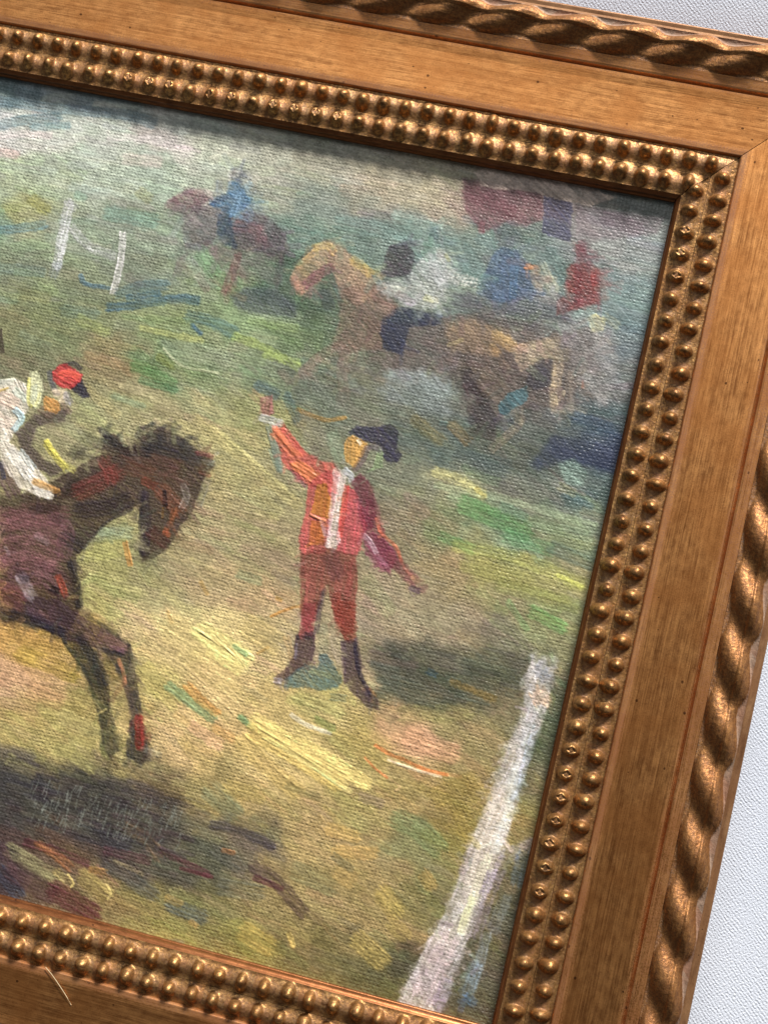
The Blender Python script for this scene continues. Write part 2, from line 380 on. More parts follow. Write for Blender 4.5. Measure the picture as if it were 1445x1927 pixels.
WV = np.abs(np.sin(np.pi * wx) * np.sin(np.pi * wy)) * 0.45 + 0.30 * unit(NF[:NY, :NX]) + 0.25 * unit(NE[:NY, :NX])
COL = np.zeros((NY, NX, 3)); HGT = np.zeros((NY, NX)); THK = np.zeros((NY, NX)); TAG = np.zeros((NY, NX), np.int16)
def sm(x): x = np.clip(x, 0, 1); return x * x * (3 - 2 * x)
def box(p, m):
    a = np.floor(p.min(0) - m).astype(int); b = np.ceil(p.max(0) + m).astype(int) + 1
    x0, y0 = max(a[0], 0), max(a[1], 0); x1, y1 = min(b[0], NX), min(b[1], NY)
    return (x0, y0, x1, y1) if x1 > x0 and y1 > y0 else None
def lay(bx, A, c, b, jit, imp, tag, hue=0.0):
    x0, y0, x1, y1 = bx
    c = np.array(c, float) / 255.0
    v = (b - 0.5)[..., None] * jit / 255.0
    cc = np.clip(c * (1 + v * 1.2) + v * 0.5, 0, 1)
    a = A[..., None]
    COL[y0:y1, x0:x1] = COL[y0:y1, x0:x1] * (1 - a) + cc * a
    if imp:
        HGT[y0:y1, x0:x1] = HGT[y0:y1, x0:x1] * (1 - 0.6 * A) + imp * A * (b - 0.15)
        THK[y0:y1, x0:x1] = np.clip(THK[y0:y1, x0:x1] * (1 - 0.7 * A) + min(1.0, imp) * A, 0, 1)
def seglen(p):
    d = np.diff(p, axis=0); return np.sqrt((d ** 2).sum(1))
def smooth_path(p):
    if len(p) < 3: return p
    q = np.vstack([2 * p[0] - p[1], p, 2 * p[-1] - p[-2]]); out = []
    for i in range(1, len(q) - 2):
        for t in np.linspace(0, 1, 5, endpoint=False):
            a, b, c, d = q[i - 1], q[i], q[i + 1], q[i + 2]
            out.append(0.5 * (2 * b + (c - a) * t + (2 * a - 5 * b + 4 * c - d) * t * t + (3 * b - a - 3 * c + d) * t ** 3))
    out.append(q[-2]); return np.array(out)
def st(pts, w, c, a=0.85, soft=0.35, br=0.45, dry=0.25, jit=22, imp=0.25, tag=0, raw=False):
    """one brush stroke along pts"""
    p = smooth_path(np.array(pts, float) if raw else to_px(pts))
    if len(p) == 1: p = np.vstack([p, p + [0.6, 0.2]])
    w = w * S; r = w / 2
    bx = box(p, r + 3)
    if bx is None: return
    x0, y0, x1, y1 = bx
    gx = xx[y0:y1, x0:x1]; gy = yy[y0:y1, x0:x1]
    L = np.r_[0, np.cumsum(seglen(p))]
    best = np.full(gx.shape, 1e9); D = np.zeros(gx.shape); T = np.zeros(gx.shape)
    for i in range(len(p) - 1):
        d = p[i + 1] - p[i]; l = np.hypot(*d)
        if l < 1e-6: continue
        d = d / l
        t = (gx - p[i, 0]) * d[0] + (gy - p[i, 1]) * d[1]
        n = -(gx - p[i, 0]) * d[1] + (gy - p[i, 1]) * d[0]
        tc = np.clip(t, 0, l)
        dd = np.sqrt((t - tc) ** 2 + n ** 2)
        k = dd < best
        best[k] = dd[k]; D[k] = n[k]; T[k] = (L[i] + t)[k]
    o = rng.integers(0, 512, 2)
    b = NB[((D * 1.0).astype(int) + o[0]) % 512, ((T * 0.8).astype(int) + o[1]) % 512]
    e = 0.45 * NF[(gy.astype(int) + o[1]) % 1280, (gx.astype(int) + o[0]) % 1280] + 0.5 * NE[(gy.astype(int) + o[0]) % 1280, (gx.astype(int) + o[1]) % 1280]
    sw = max(r * soft, 0.7)
    m = sm((r - best + e * 0.35 * min(sw, 2.5)) / sw + 0.5)
    over = np.maximum(np.maximum(-T, T - L[-1]), 0)
    m = m * sm(1.25 - over / (r * (0.25 + 1.1 * b)))
    A = a * m * (1 - br * (1 - b) * 1.1)
    if dry: A = A * np.clip(1 - dry + dry * 2.2 * (WV[y0:y1, x0:x1] - 0.25), 0, 1)
    A = np.clip(A, 0, 1)
    lay(bx, A, c, b, jit, imp, tag)
    if tag:
        k = best < r * 0.85; TAG[y0:y1, x0:x1][k] = tag
def pl(pts, c, a=0.92, soft=3.0, ang=35, br=0.3, dry=0.18, jit=24, imp=0.22, tag=0):
    """a filled patch of paint brushed in direction ang"""
    p = to_px(pts); bx = box(p, soft + 3)
    if bx is None: return
    x0, y0, x1, y1 = bx
    gx = xx[y0:y1, x0:x1]; gy = yy[y0:y1, x0:x1]
    ins = np.zeros(gx.shape, bool); dist = np.full(gx.shape, 1e9)
    n = len(p)
    for i in range(n):
        a0 = p[i]; b0 = p[(i + 1) % n]
        cond = (a0[1] > gy) != (b0[1] > gy)
        xi = (b0[0] - a0[0]) * (gy - a0[1]) / (b0[1] - a0[1] + 1e-12) + a0[0]
        ins ^= cond & (gx < xi)
        d = b0 - a0; l2 = d @ d + 1e-9
        t = np.clip(((gx - a0[0]) * d[0] + (gy - a0[1]) * d[1]) / l2, 0, 1)
        dist = np.minimum(dist, np.hypot(gx - a0[0] - t * d[0], gy - a0[1] - t * d[1]))
    sd = np.where(ins, dist, -dist)
    o = rng.integers(0, 512, 2)
    ca, sa = math.cos(math.radians(ang)), math.sin(math.radians(ang))
    u = gx * ca + gy * sa; v = -gx * sa + gy * ca
    b = NB[(v.astype(int) + o[0]) % 512, ((u * 0.8).astype(int) + o[1]) % 512]
    e = 0.45 * NF[(gy.astype(int) + o[1]) % 1280, (gx.astype(int) + o[0]) % 1280] + 0.5 * NE[(gy.astype(int) + o[0]) % 1280, (gx.astype(int) + o[1]) % 1280]
    s2 = soft * S * 2
    m = sm((sd + e * 0.9) / max(s2, 0.8) + 0.5)
    A = a * m * (1 - br * (1 - b))
    if dry: A = A * np.clip(1 - dry + dry * 2.2 * (WV[y0:y1, x0:x1] - 0.25), 0, 1)
    A = np.clip(A, 0, 1)
    lay(bx, A, c, b, jit, imp * 0.55, tag)
    if tag: TAG[y0:y1, x0:x1][sd > 0] = tag

def smear(n, tags, lo=7, hi=26, w=(4, 11), a=0.65, ang=None, spread=0.9, edge=0.6, jit=0.07, seed=0):
    """drag the wet paint: short strokes that pick up the colour under the brush and carry it on"""
    r = np.random.default_rng(seed)
    k = np.isin(TAG, tags); e = np.zeros_like(k)
    for d in (3, 6):
        e[d:] |= k[d:] != k[:-d]; e[:-d] |= k[d:] != k[:-d]; e[:, d:] |= k[:, d:] != k[:, :-d]; e[:, :-d] |= k[:, d:] != k[:, :-d]
    E_, I_ = np.argwhere(e), np.argwhere(k)
    for i in range(n):
        src = E_ if r.random() < edge else I_
        if not len(src): return
        y, x = src[r.integers(len(src))]
        t = r.normal(ang, spread) if ang is not None else r.uniform(-math.pi, math.pi)
        l = r.uniform(lo, hi) * 0.62
        c = COL[y, x] * 255 * (1 + r.normal(0, jit)) + r.normal(0, 4, 3)
        st([(x, y), (x + math.cos(t) * l * .5 + r.normal(0, 1), y + math.sin(t) * l * .5), (x + math.cos(t) * l, y + math.sin(t) * l)], r.uniform(*w), c, a=a * r.uniform(.6, 1), soft=.6, br=.6, dry=.35, jit=26, imp=.3, raw=True)
# ---- ground tones
CT = """0 170 110 128 130;200 195 128 142 140;400 230 150 154 142;600 270 152 150 132;800 320 165 156 130;1000 360 140 118 112;1200 400 122 126 120
0 250 190 186 180;100 255 186 186 174;200 255 180 184 170;300 260 186 180 170;400 270 180 182 162;500 300 172 170 150;600 330 152 150 132;700 350 162 152 128;800 370 165 152 126
0 320 160 168 136;100 330 158 168 142;200 330 160 168 150;300 330 155 166 148;400 330 162 168 148;500 360 150 150 134;600 400 125 135 124;700 410 125 130 122;800 430 118 140 132;860 400 150 130 116
0 420 130 150 126;60 400 156 156 112;150 420 142 150 128;250 430 136 146 124;300 450 136 146 126;560 440 110 130 116;700 450 110 126 116;900 470 112 128 120;1000 480 108 120 114;1150 470 132 132 128;1220 480 130 140 136
0 520 126 132 106;100 530 128 136 106;250 520 126 130 110;550 520 86 106 88;600 560 86 96 82;1180 560 120 136 132;1200 640 110 120 122
0 600 128 128 92;100 600 122 128 92;200 600 126 130 96;300 600 132 142 98;400 600 126 142 102;480 600 136 156 112;560 620 106 122 88;900 700 96 90 82;1150 720 112 112 110
50 680 122 120 92;200 690 142 128 92;300 680 116 132 92;400 690 146 150 116;500 700 120 130 102;600 720 106 112 94;700 720 112 112 98;800 720 126 134 128;1180 800 84 96 94
200 780 152 148 106;300 790 152 144 102;400 800 168 158 106;480 800 142 142 92;550 830 132 132 96;600 830 122 122 98;800 830 100 106 94;900 850 92 102 94;1000 860 90 96 88;1150 860 66 76 96
440 900 158 150 98;500 950 146 140 96;750 900 116 120 98;850 920 140 142 106;950 920 106 110 94;1050 930 106 114 100;1130 930 90 106 100
200 1000 146 146 92;430 1000 150 142 98;500 1020 146 138 96;540 1050 136 126 92;760 1000 126 120 92;850 980 116 126 86;950 980 110 136 102;1050 1000 120 136 96;1120 1010 110 126 102
200 1080 152 152 92;300 1080 142 138 96;400 1100 164 148 102;500 1120 166 146 98;750 1150 148 138 104;850 1080 142 130 88;950 1080 142 140 82;1050 1100 146 144 92;1100 1120 120 126 88
0 1200 178 142 72;80 1210 168 142 62;300 1200 184 168 112;400 1200 198 182 116;500 1220 178 162 102;600 1200 152 142 106;750 1230 136 128 102;850 1180 142 132 102;950 1200 126 126 88;1030 1180 126 130 88
30 1280 186 150 106;100 1300 174 146 92;170 1330 152 138 76;330 1280 182 168 96;400 1300 192 168 102;500 1320 182 162 96;600 1330 168 158 92;760 1270 96 90 72;850 1280 90 96 76;950 1300 116 112 78;1060 1300 102 106 82
0 1370 166 152 86;100 1390 162 152 86;200 1390 162 152 86;330 1380 190 166 106;430 1400 186 162 96;550 1420 192 172 102;700 1400 162 148 82;800 1400 186 148 102;900 1400 142 132 82;1050 1420 96 100 78
0 1480 86 82 76;100 1490 72 70 70;200 1500 76 72 66;300 1490 112 102 72;400 1490 142 132 76;500 1500 166 148 86;650 1500 166 152 86;800 1500 156 138 82;880 1500 142 128 66
0 1560 86 76 72;100 1580 102 82 68;200 1580 82 76 74;300 1600 92 86 76;400 1600 102 100 82;480 1580 112 106 82;600 1600 166 146 88;700 1620 160 140 86;800 1600 132 132 86;880 1600 142 128 66
0 1650 76 66 68;100 1680 122 106 76;200 1670 142 122 76;300 1700 132 122 72;400 1700 126 122 76;500 1700 148 132 82;600 1700 156 138 84;700 1720 156 136 84;800 1680 126 122 76;1000 1700 96 92 72
300 1760 152 142 76;450 1790 142 132 66;600 1810 122 112 66;700 1830 112 106 66;780 1820 92 86 66;950 1850 102 96 76"""
ct = np.array([[float(v) for v in q.split()] for l in CT.splitlines() for q in l.split(';')])
_g = ct[:, 2:].mean(1, keepdims=True); ct[:, 2:] = (_g + (ct[:, 2:] - _g) * 0.92) * 1.045
_w = np.clip((ct[:, 1:2] - 700) / 300, 0, 1) * np.clip((1750 - ct[:, 1:2]) / 200, 0.4, 1); ct[:, 2:] = np.minimum(ct[:, 2:] + _w * np.array([12., 5., 8.]) * (ct[:, 2:3] > 110), 245)
cp = to_px(ct[:, :2]); cc = ct[:, 2:] / 255
gx = xx[::4, ::4] + 14 * NL[:NY:4, :NX:4]; gy = yy[::4, ::4] + 9 * NL[150:150 + NY:4, 60:60 + NX:4]
d2 = ((gx[..., None] - cp[:, 0]) * 0.8) ** 2 + ((gy[..., None] - cp[:, 1]) * 1.15) ** 2
wgt = 1 / (d2 + 90) ** 2.0
low = (wgt @ cc) / wgt.sum(-1, keepdims=True)
iy = np.clip(yy / 4, 0, low.shape[0] - 1.001); ix = np.clip(xx / 4, 0, low.shape[1] - 1.001)
y_, x_ = iy.astype(int), ix.astype(int); fy_, fx_ = (iy - y_)[..., None], (ix - x_)[..., None]
COL[:] = (low[y_, x_] * (1 - fx_) + low[y_, x_ + 1] * fx_) * (1 - fy_) + (low[y_ + 1, x_] * (1 - fx_) + low[y_ + 1, x_ + 1] * fx_) * fy_
BASE = COL.copy()
for k in range(4200):                       # loose brushwork of the ground
    cx, cy = rng.uniform(-20, NX + 10), rng.uniform(-10, NY + 10)
    py = cy / NY
    an = rng.normal(0.02 if py < 0.3 else 0.22 if py < 0.62 else 0.30, 0.17)
    ln = rng.uniform(16, 64); w = rng.uniform(6, 26)
    c0 = BASE[int(np.clip(cy, 0, NY - 1)), int(np.clip(cx, 0, NX - 1))] * 255
    c0 = c0 * (1 + rng.normal(0, 0.05)) + rng.normal(0, 4.5, 3)
    dx, dy = math.cos(an) * ln / 2, math.sin(an) * ln / 2
    bend = rng.normal(0, 0.12) * ln
    st([(cx - dx, cy - dy), (cx + bend * 0.3, cy + bend * 0.5), (cx + dx, cy + dy)], w, c0, a=rng.uniform(0.35, 0.75), soft=0.5, br=0.5, dry=0.3, jit=20, imp=0.2, raw=True)

# ---- sky, far field, rail fence on the left
for q in ([(0,190),(120,205),(230,215),(290,232)],24,(100,124,136),.6), ([(0,236),(50,226),(110,222)],24,(72,102,112),.6), ([(60,240),(130,236)],16,(82,120,132),.55), ([(0,258),(60,252),(95,256)],16,(212,196,192),.8), ([(0,287),(32,292)],20,(200,168,160),.7), ([(205,258),(300,262)],14,(212,202,196),.75), ([(235,300),(300,305)],26,(204,184,176),.65), ([(120,285),(230,292)],30,(186,190,174),.5), ([(60,375),(88,396)],24,(152,148,78),.6), ([(145,366),(160,372)],18,(110,146,128),.5), ([(262,362),(280,374)],22,(142,140,96),.55), ([(205,402),(290,415)],32,(104,142,130),.55), ([(0,433),(55,428),(85,422)],20,(92,124,134),.65), ([(0,470),(90,470)],30,(132,146,116),.5), ([(0,505),(80,512)],24,(104,130,128),.5), ([(360,260),(520,290)],40,(182,180,160),.45), ([(560,300),(720,330)],40,(164,156,134),.5), ([(700,330),(860,360)],46,(172,160,130),.5), ([(560,360),(700,380)],44,(134,138,124),.5), ([(640,420),(850,450)],36,(112,140,132),.5), ([(560,440),(600,450)],30,(100,134,122),.5):
    st(q[0], q[1], q[2], a=q[3], soft=.6)
F = 1   # fence
st([(130,384),(122,430),(108,500)],22,(206,204,206),.9,br=.4,dry=.4,tag=F); st([(128,378),(142,392)],16,(178,176,182),.6,dry=.5,tag=F)
st([(137,430),(165,462),(214,482)],20,(186,184,184),.75,soft=.6,dry=.45,tag=F); st([(232,440),(226,500),(214,550)],15,(222,216,214),.95,br=.3,dry=.35,tag=F)
st([(110,495),(100,520)],20,(130,142,150),.5,soft=.8)
for q in ([(152,518),(162,534),(206,542)],10,(72,104,130),.7), ([(222,552),(262,540),(312,536)],24,(84,112,124),.6), ([(205,578),(250,574),(330,562),(372,566)],20,(62,92,116),.75), ([(240,560),(300,552)],12,(62,98,126),.7), ([(355,596),(400,606),(440,626)],26,(82,112,122),.65), ([(362,612),(378,628)],10,(56,88,122),.7), ([(120,585),(180,590)],26,(98,118,112),.5), ([(150,600),(200,625)],22,(150,158,92),.5), ([(0,545),(90,560)],26,(150,148,98),.5), ([(266,617),(320,628),(380,641)],14,(178,180,108),.7), ([(280,600),(360,606)],18,(120,140,92),.5), ([(477,584),(557,600)],34,(158,172,134),.65), ([(470,606),(556,618)],18,(146,164,106),.5), ([(441,633),(500,656),(560,690)],18,(154,170,88),.75), ([(500,668),(558,682)],18,(158,176,96),.6), ([(560,560),(600,600)],34,(88,108,80),.55), ([(580,620),(610,640)],30,(86,100,78),.5), ([(253,688),(285,700),(325,722)],28,(86,124,74),.7), ([(265,715),(330,735)],16,(82,118,82),.7), ([(300,672),(325,690)],18,(128,132,62),.6), ([(330,700),(420,730)],30,(120,132,86),.5), ([(230,725),(290,745),(330,770)],16,(196,184,140),.6), ([(215,745),(270,765)],14,(130,148,118),.6), ([(350,740),(440,790)],30,(176,164,116),.5), ([(420,740),(490,800)],34,(134,134,92),.5), ([(370,790),(430,840),(500,900),(560,950)],22,(184,170,110),.6), ([(400,800),(470,860),(540,920)],7,(216,204,136),.7), ([(340,800),(400,830)],24,(180,166,112),.5), ([(160,670),(240,690)],18,(160,134,96),.5), ([(30,650),(110,665)],24,(118,120,92),.5):
    st(q[0], q[1], q[2], a=q[3], soft=.55)
pl([(300,640),(380,646),(440,665),(424,700),(352,690),(320,674)],(142,152,124),a=.7,soft=4,ang=15)
st([(308,656),(345,689),(412,702)],5,(196,196,160),.7,imp=.7,dry=0)
# ---- buildings at the top right
pl([(871,336),(905,340),(1020,362),(1022,412),(990,425),(950,420),(908,440),(890,415),(874,395)],(118,84,88),soft=5)
st([(880,360),(960,400)],34,(106,62,70),.5); st([(905,420),(905,436)],14,(126,78,84),.6)
pl([(893,325),(915,316),(1000,328),(1100,350),(1160,372),(1110,388),(1000,362),(905,353)],(196,176,160),soft=2,imp=.7,dry=.05)
pl([(1080,385),(1250,410),(1235,440),(1150,452),(1085,440)],(128,114,118),a=.75,soft=6)
pl([(1022,368),(1077,382),(1073,456),(1020,440)],(78,77,100),soft=2)
for q in ([(1085,420),(1110,450)],40,(136,122,122),.5), ([(1140,410),(1200,430)],30,(118,100,108),.6), ([(1030,480),(1062,540)],40,(98,124,120),.6), ([(900,450),(930,460)],26,(120,150,152),.6), ([(1150,460),(1230,480)],36,(140,140,136),.5), ([(1150,540),(1220,560)],50,(116,134,132),.5), ([(1150,600),(1215,620)],30,(94,114,118),.6), ([(870,470),(905,520)],36,(112,142,138),.5):
    st(q[0], q[1], q[2], a=q[3], soft=.6)
# ---- far horse with a rider in blue
H1 = 2; R1 = 3
pl([(311,383),(350,355),(383,358),(396,377),(376,399),(362,420),(341,400),(314,391)],(112,84,90),soft=4,tag=H1)
pl([(341,396),(405,377),(418,399),(411,449),(391,466),(350,466),(345,435)],(106,98,100),soft=7,a=.85,tag=H1)
pl([(433,410),(466,397),(508,410),(538,438),(541,466),(530,499),(494,477),(438,469)],(92,78,84),soft=5,tag=H1)
st([(446,425),(485,430),(494,462)],26,(138,98,100),.6,soft=.7,tag=H1); st([(320,380),(360,365)],14,(130,96,100),.5,tag=H1)
st([(352,462),(340,495),(332,520)],16,(110,94,96),.75,soft=.6,tag=H1); st([(388,462),(425,480),(445,480)],26,(104,86,86),.75,soft=.6,tag=H1)
st([(447,484),(436,520),(424,550)],19,(118,74,74),.85,soft=.5,tag=H1); st([(528,488),(526,510),(520,532)],17,(92,84,86),.75,soft=.6,tag=H1); st([(455,480),(460,520)],18,(104,92,94),.6,tag=H1); st([(372,520),(390,545)],16,(128,106,100),.5)
st([(376,474),(402,512)],32,(116,152,108),.75); st([(350,500),(390,530)],22,(156,166,142),.55); st([(480,490),(510,520)],30,(112,110,104),.5)
pl([(435,556),(462,540),(520,545),(562,572),(555,598),(480,592),(440,576)],(82,86,92),a=.8,soft=7)
pl([(411,403),(434,404),(441,450),(447,470),(424,462),(407,440)],(54,66,86),soft=3,tag=R1)
pl([(430,341),(451,344),(474,377),(463,391),(436,411),(413,394),(394,384),(396,374),(427,366)],(72,104,136),soft=3,tag=R1)
st([(438,404),(448,374)],15,(132,164,190),.8,tag=R1); st([(396,380),(426,370)],14,(66,78,100),.8,tag=R1); st([(440,326),(456,334)],24,(72,78,94),.9,soft=.5,tag=R1); st([(462,350),(474,380)],12,(88,120,140),.6,tag=R1)
# ---- pale horse, its dark and white riders
H2 = 4; R2 = 5
pl([(690,600),(770,610),(830,596),(900,588),(1000,606),(1060,626),(1100,600),(1132,640),(1104,700),(1062,770),(1000,765),(936,790),(900,740),(860,700),(740,700),(690,672)],(104,92,86),soft=5,tag=H2)
pl([(547,521),(555,505),(591,463),(616,451),(638,455),(694,508),(712,549),(672,577),(638,549),(625,507),(597,535),(580,546),(566,560)],(170,138,112),soft=3,tag=H2)
pl([(638,540),(712,536),(752,577),(724,604),(719,658),(655,664),(622,652),(640,604)],(122,100,88),soft=5,tag=H2)
st([(592,466),(614,462),(628,474)],17,(214,178,102),.8,tag=H2); st([(560,502),(588,478)],12,(204,164,104),.7,tag=H2); st([(664,490),(682,502),(697,516)],19,(208,176,92),.8,tag=H2); st([(574,536),(598,518),(622,503)],20,(122,76,88),.85,tag=H2); st([(552,524),(568,552)],18,(180,128,108),.8,tag=H2); st([(650,500),(690,560)],26,(176,142,116),.55,tag=H2); st([(645,645),(605,668),(568,705)],20,(142,116,104),.85,tag=H2); st([(652,655),(645,700),(648,745)],24,(134,112,98),.8,tag=H2); st([(566,705),(548,722)],12,(150,128,114),.7,tag=H2)
st([(612,552),(620,575)],26,(70,76,74),.7); st([(552,500),(592,462)],6,(96,80,70),.6)
st([(700,560),(745,580)],10,(156,116,104),.6)
pl([(719,499),(733,463),(763,454),(780,480),(772,518),(716,522)],(70,62,68),soft=3,tag=R2)
pl([(791,488),(818,466),(846,472),(853,494),(838,549),(818,580),(763,577),(738,555),(708,546),(708,530),(763,524)],(188,188,184),soft=4.5,dry=.4,tag=R2,imp=.5)
st([(800,560),(820,566)],14,(212,208,150),.7,tag=R2); st([(750,556),(775,570)],16,(176,160,178),.6,tag=R2); st([(720,540),(760,545)],12,(206,204,182),.7,tag=R2); st([(838,480),(845,490)],8,(196,190,120),.6); st([(815,500),(835,540)],20,(170,172,172),.6,tag=R2)
st([(814,436),(830,446)],30,(84,94,100),.75,soft=.6,tag=R2)
st([(856,524),(875,528),(894,532)],22,(190,190,180),.9,dry=.95,br=.2,imp=.5)
pl([(719,599),(749,577),(832,593),(828,612),(771,616),(756,668),(721,656),(715,627)],(54,58,78),soft=3,tag=R2)
# horse flank and legs
pl([(832,604),(900,600),(965,622),(968,650),(930,670),(850,660)],(152,126,96),a=.7,soft=9,tag=H2)
st([(860,640),(930,655)],34,(116,100,86),.5); st([(935,630),(962,650)],26,(190,156,98),.65,tag=H2); st([(842,650),(870,640)],8,(206,190,130),.6); st([(925,652),(935,666)],16,(196,152,96),.6,tag=H2)
st([(860,568),(960,578),(1060,590)],36,(84,82,90),.7,soft=.6); st([(900,600),(1010,616)],18,(96,92,94),.6)
pl([(960,655),(1000,640),(1055,633),(1060,690),(1052,765),(1064,778),(1036,776),(1028,695),(1008,682),(980,700)],(168,150,126),soft=3,dry=.35,tag=H2)
st([(1000,650),(1050,645)],16,(186,172,136),.6,tag=H2); st([(1040,690),(1042,760)],14,(190,168,132),.7,tag=H2)
pl([(1012,672),(1040,676),(1036,725),(1010,735),(985,722)],(72,70,76),soft=3)
pl([(936,765),(955,740),(990,727),(995,746),(985,760),(965,770),(955,783),(940,779)],(80,110,116),soft=1.5,dry=.05,imp=.5)
pl([(867,700),(884,691),(903,722),(936,788),(931,832),(884,812),(875,755)],(68,60,62),soft=4,tag=H2)
st([(900,700),(940,740)],40,(128,112,98),.6); st([(1000,770),(1040,800)],36,(92,88,84),.5); st([(978,775),(975,800),(925,845)],18,(158,138,114),.6)
pl([(722,694),(800,695),(846,730),(850,788),(790,780),(730,740)],(134,142,142),a=.6,soft=9)
st([(730,705),(840,722)],26,(158,164,164),.5,dry=.5); st([(590,730),(640,790)],40,(118,128,112),.5); st([(620,690),(660,720)],26,(112,126,112),.5)
st([(1095,640),(1150,740)],60,(136,134,136),.5); st([(1060,600),(1090,680)],28,(92,88,94),.6)
pl([(1104,598),(1120,590),(1140,600),(1134,622),(1112,626)],(206,200,138),soft=2,dry=.3,imp=.6); st([(1140,596),(1160,612)],18,(172,172,140),.6); st([(1125,630),(1145,660)],22,(150,146,140),.6)
st([(1096,716),(1096,730)],5,(192,100,72),.8)
pl([(998,872),(1040,818),(1090,825),(1168,838),(1162,882),(1050,872),(1012,884)],(64,70,88),a=.75,soft=8); st([(1040,850),(1150,872)],24,(58,64,84),.6)
pl([(1050,872),(1080,862),(1104,890),(1096,915),(1064,912)],(128,150,136),a=.8,soft=5); st([(1054,915),(1078,928)],18,(156,156,118),.6)
st([(880,820),(980,870)],40,(104,98,86),.5); st([(850,800),(880,830)],22,(146,116,70),.55); st([(830,860),(950,880)],40,(88,98,98),.5)
# onlookers
P1, P2, P3 = 6, 7, 8
st([(946,430),(968,446)],36,(82,98,102),.8,soft=.6,tag=P1)
pl([(926,480),(943,464),(982,472),(993,499),(1004,544),(962,572),(924,568),(896,550)],(78,92,118),soft=4,tag=P1)
st([(940,485),(938,560)],28,(96,120,146),.6,tag=P1); st([(968,490),(964,560)],16,(84,118,150),.6,tag=P1)
st([(990,502),(1010,504)],12,(196,120,72),.9,dry=0,imp=.6,tag=P2); st([(1006,514),(1012,545)],18,(170,148,124),.85,tag=P2); st([(1020,502),(1030,525),(1040,548)],22,(202,200,168),.85,dry=.4,imp=.5,tag=P2); st([(1005,555),(1045,565)],24,(136,128,126),.6)
pl([(1082,460),(1102,458),(1104,480),(1098,494),(1085,494)],(110,54,60),soft=2,tag=P3)
pl([(1065,510),(1070,498),(1087,491),(1109,491),(1126,508),(1131,574),(1098,577),(1048,593),(1048,566),(1065,555)],(128,56,54),soft=4,tag=P3)
st([(1088,500),(1086,570)],14,(104,44,52),.6,tag=P3); st([(1115,510),(1120,565)],12,(150,58,54),.6,tag=P3)
pl([(1050,604),(1100,588),(1150,606),(1166,680),(1140,765),(1110,745),(1080,700)],(150,146,142),a=.6,soft=10)
for q in ([(850,470),(900,480)],26,(116,128,120),.6), ([(846,440),(930,452)],24,(120,132,124),.5), ([(880,560),(930,580)],26,(104,100,104),.6), ([(1000,470),(1040,500)],24,(112,122,118),.5), ([(1040,560),(1070,590)],26,(112,106,106),.6), ([(1130,560),(1165,600)],30,(118,126,124),.5), ([(1060,640),(1110,700)],40,(128,118,112),.55), ([(1100,650),(1130,760)],26,(140,134,130),.5), ([(1070,700),(1075,770)],18,(150,136,120),.55), ([(560,470),(600,445)],14,(128,132,118),.5), ([(700,560),(735,590)],20,(140,112,100),.5):
    st(q[0], q[1], q[2], a=q[3], soft=.7)
smear(1500, [2,3,4,5,6,7,8], 8, 38, (5, 15), .62, 0.3, 1.0, .7, .06, 5)
st([(856,524),(875,528),(894,532)],20,(196,196,186),.8,dry=.95,br=.2,imp=.5)
# ---- middle ground on the right
for q in ([(820,888),(860,902),(908,930)],22,(206,198,130),.8), ([(895,920),(912,934)],10,(196,168,70),.7), ([(820,914),(890,926),(960,942),(1120,990)],14,(172,188,150),.6), ([(850,935),(930,960)],24,(150,166,126),.5), ([(872,948),(930,975),(990,1002)],38,(88,138,80),.7), ([(1000,985),(1110,1010)],22,(122,140,112),.5), ([(830,1008),(888,1034)],20,(104,152,92),.65), ([(952,1008),(1035,1034)],28,(96,140,96),.6), ([(1040,1030),(1110,1060)],30,(96,112,100),.6), ([(855,1026),(974,1050),(1094,1100)],26,(172,172,92),.65), ([(1050,1082),(1095,1104)],9,(204,204,100),.75), ([(880,1060),(1060,1120)],40,(152,148,82),.5), ([(940,1100),(1080,1140)],30,(136,144,82),.5), ([(1000,1150),(1058,1182)],26,(102,152,86),.7), ([(956,1132),(990,1184)],13,(120,152,98),.6), ([(800,1100),(900,1140)],50,(150,138,104),.5), ([(800,1160),(900,1190)],40,(148,140,108),.5), ([(930,1180),(985,1240)],60,(106,96,92),.55), ([(880,1180),(930,1200)],36,(128,116,98),.5), ([(700,930),(740,960)],40,(118,110,92),.5), ([(780,960),(850,1000)],36,(134,116,88),.5), ([(740,1130),(860,1160)],40,(158,148,116),.5), ([(690,1090),(730,1150)],34,(142,146,102),.5), ([(560,770),(610,790),(650,786)],9,(168,124,56),.75), ([(545,770),(570,800)],16,(140,124,72),.6), ([(570,790),(600,830)],44,(122,112,100),.5), ([(625,820),(640,860)],28,(132,152,124),.65), ([(520,815),(575,860)],26,(124,118,72),.5), ([(690,760),(770,780)],34,(120,120,100),.5), ([(780,790),(830,830)],24,(140,120,72),.5), ([(760,830),(850,870)],40,(96,108,104),.5), ([(700,880),(790,900)],34,(118,122,104),.5), ([(540,690),(580,740)],40,(112,116,104),.5), ([(540,745),(560,790)],20,(78,98,102),.6), ([(530,700),(545,720)],18,(146,126,110),.5):
    st(q[0], q[1], q[2], a=q[3], soft=.55)
pl([(690,1215),(760,1206),(840,1214),(940,1222),(1004,1250),(988,1300),(900,1306),(850,1342),(760,1332),(715,1292)],(86,88,78),a=.6,soft=18)
for q in ([(700,1235),(780,1250)],30,(98,82,80),.5), ([(805,1262),(820,1270)],12,(66,88,106),.7), ([(850,1284),(930,1316)],14,(140,112,56),.65), ([(880,1250),(980,1280)],34,(88,98,84),.5), ([(720,1300),(830,1330)],26,(92,100,84),.5), ([(760,1345),(880,1340)],36,(142,138,82),.5):
    st(q[0], q[1], q[2], a=q[3], soft=.6)
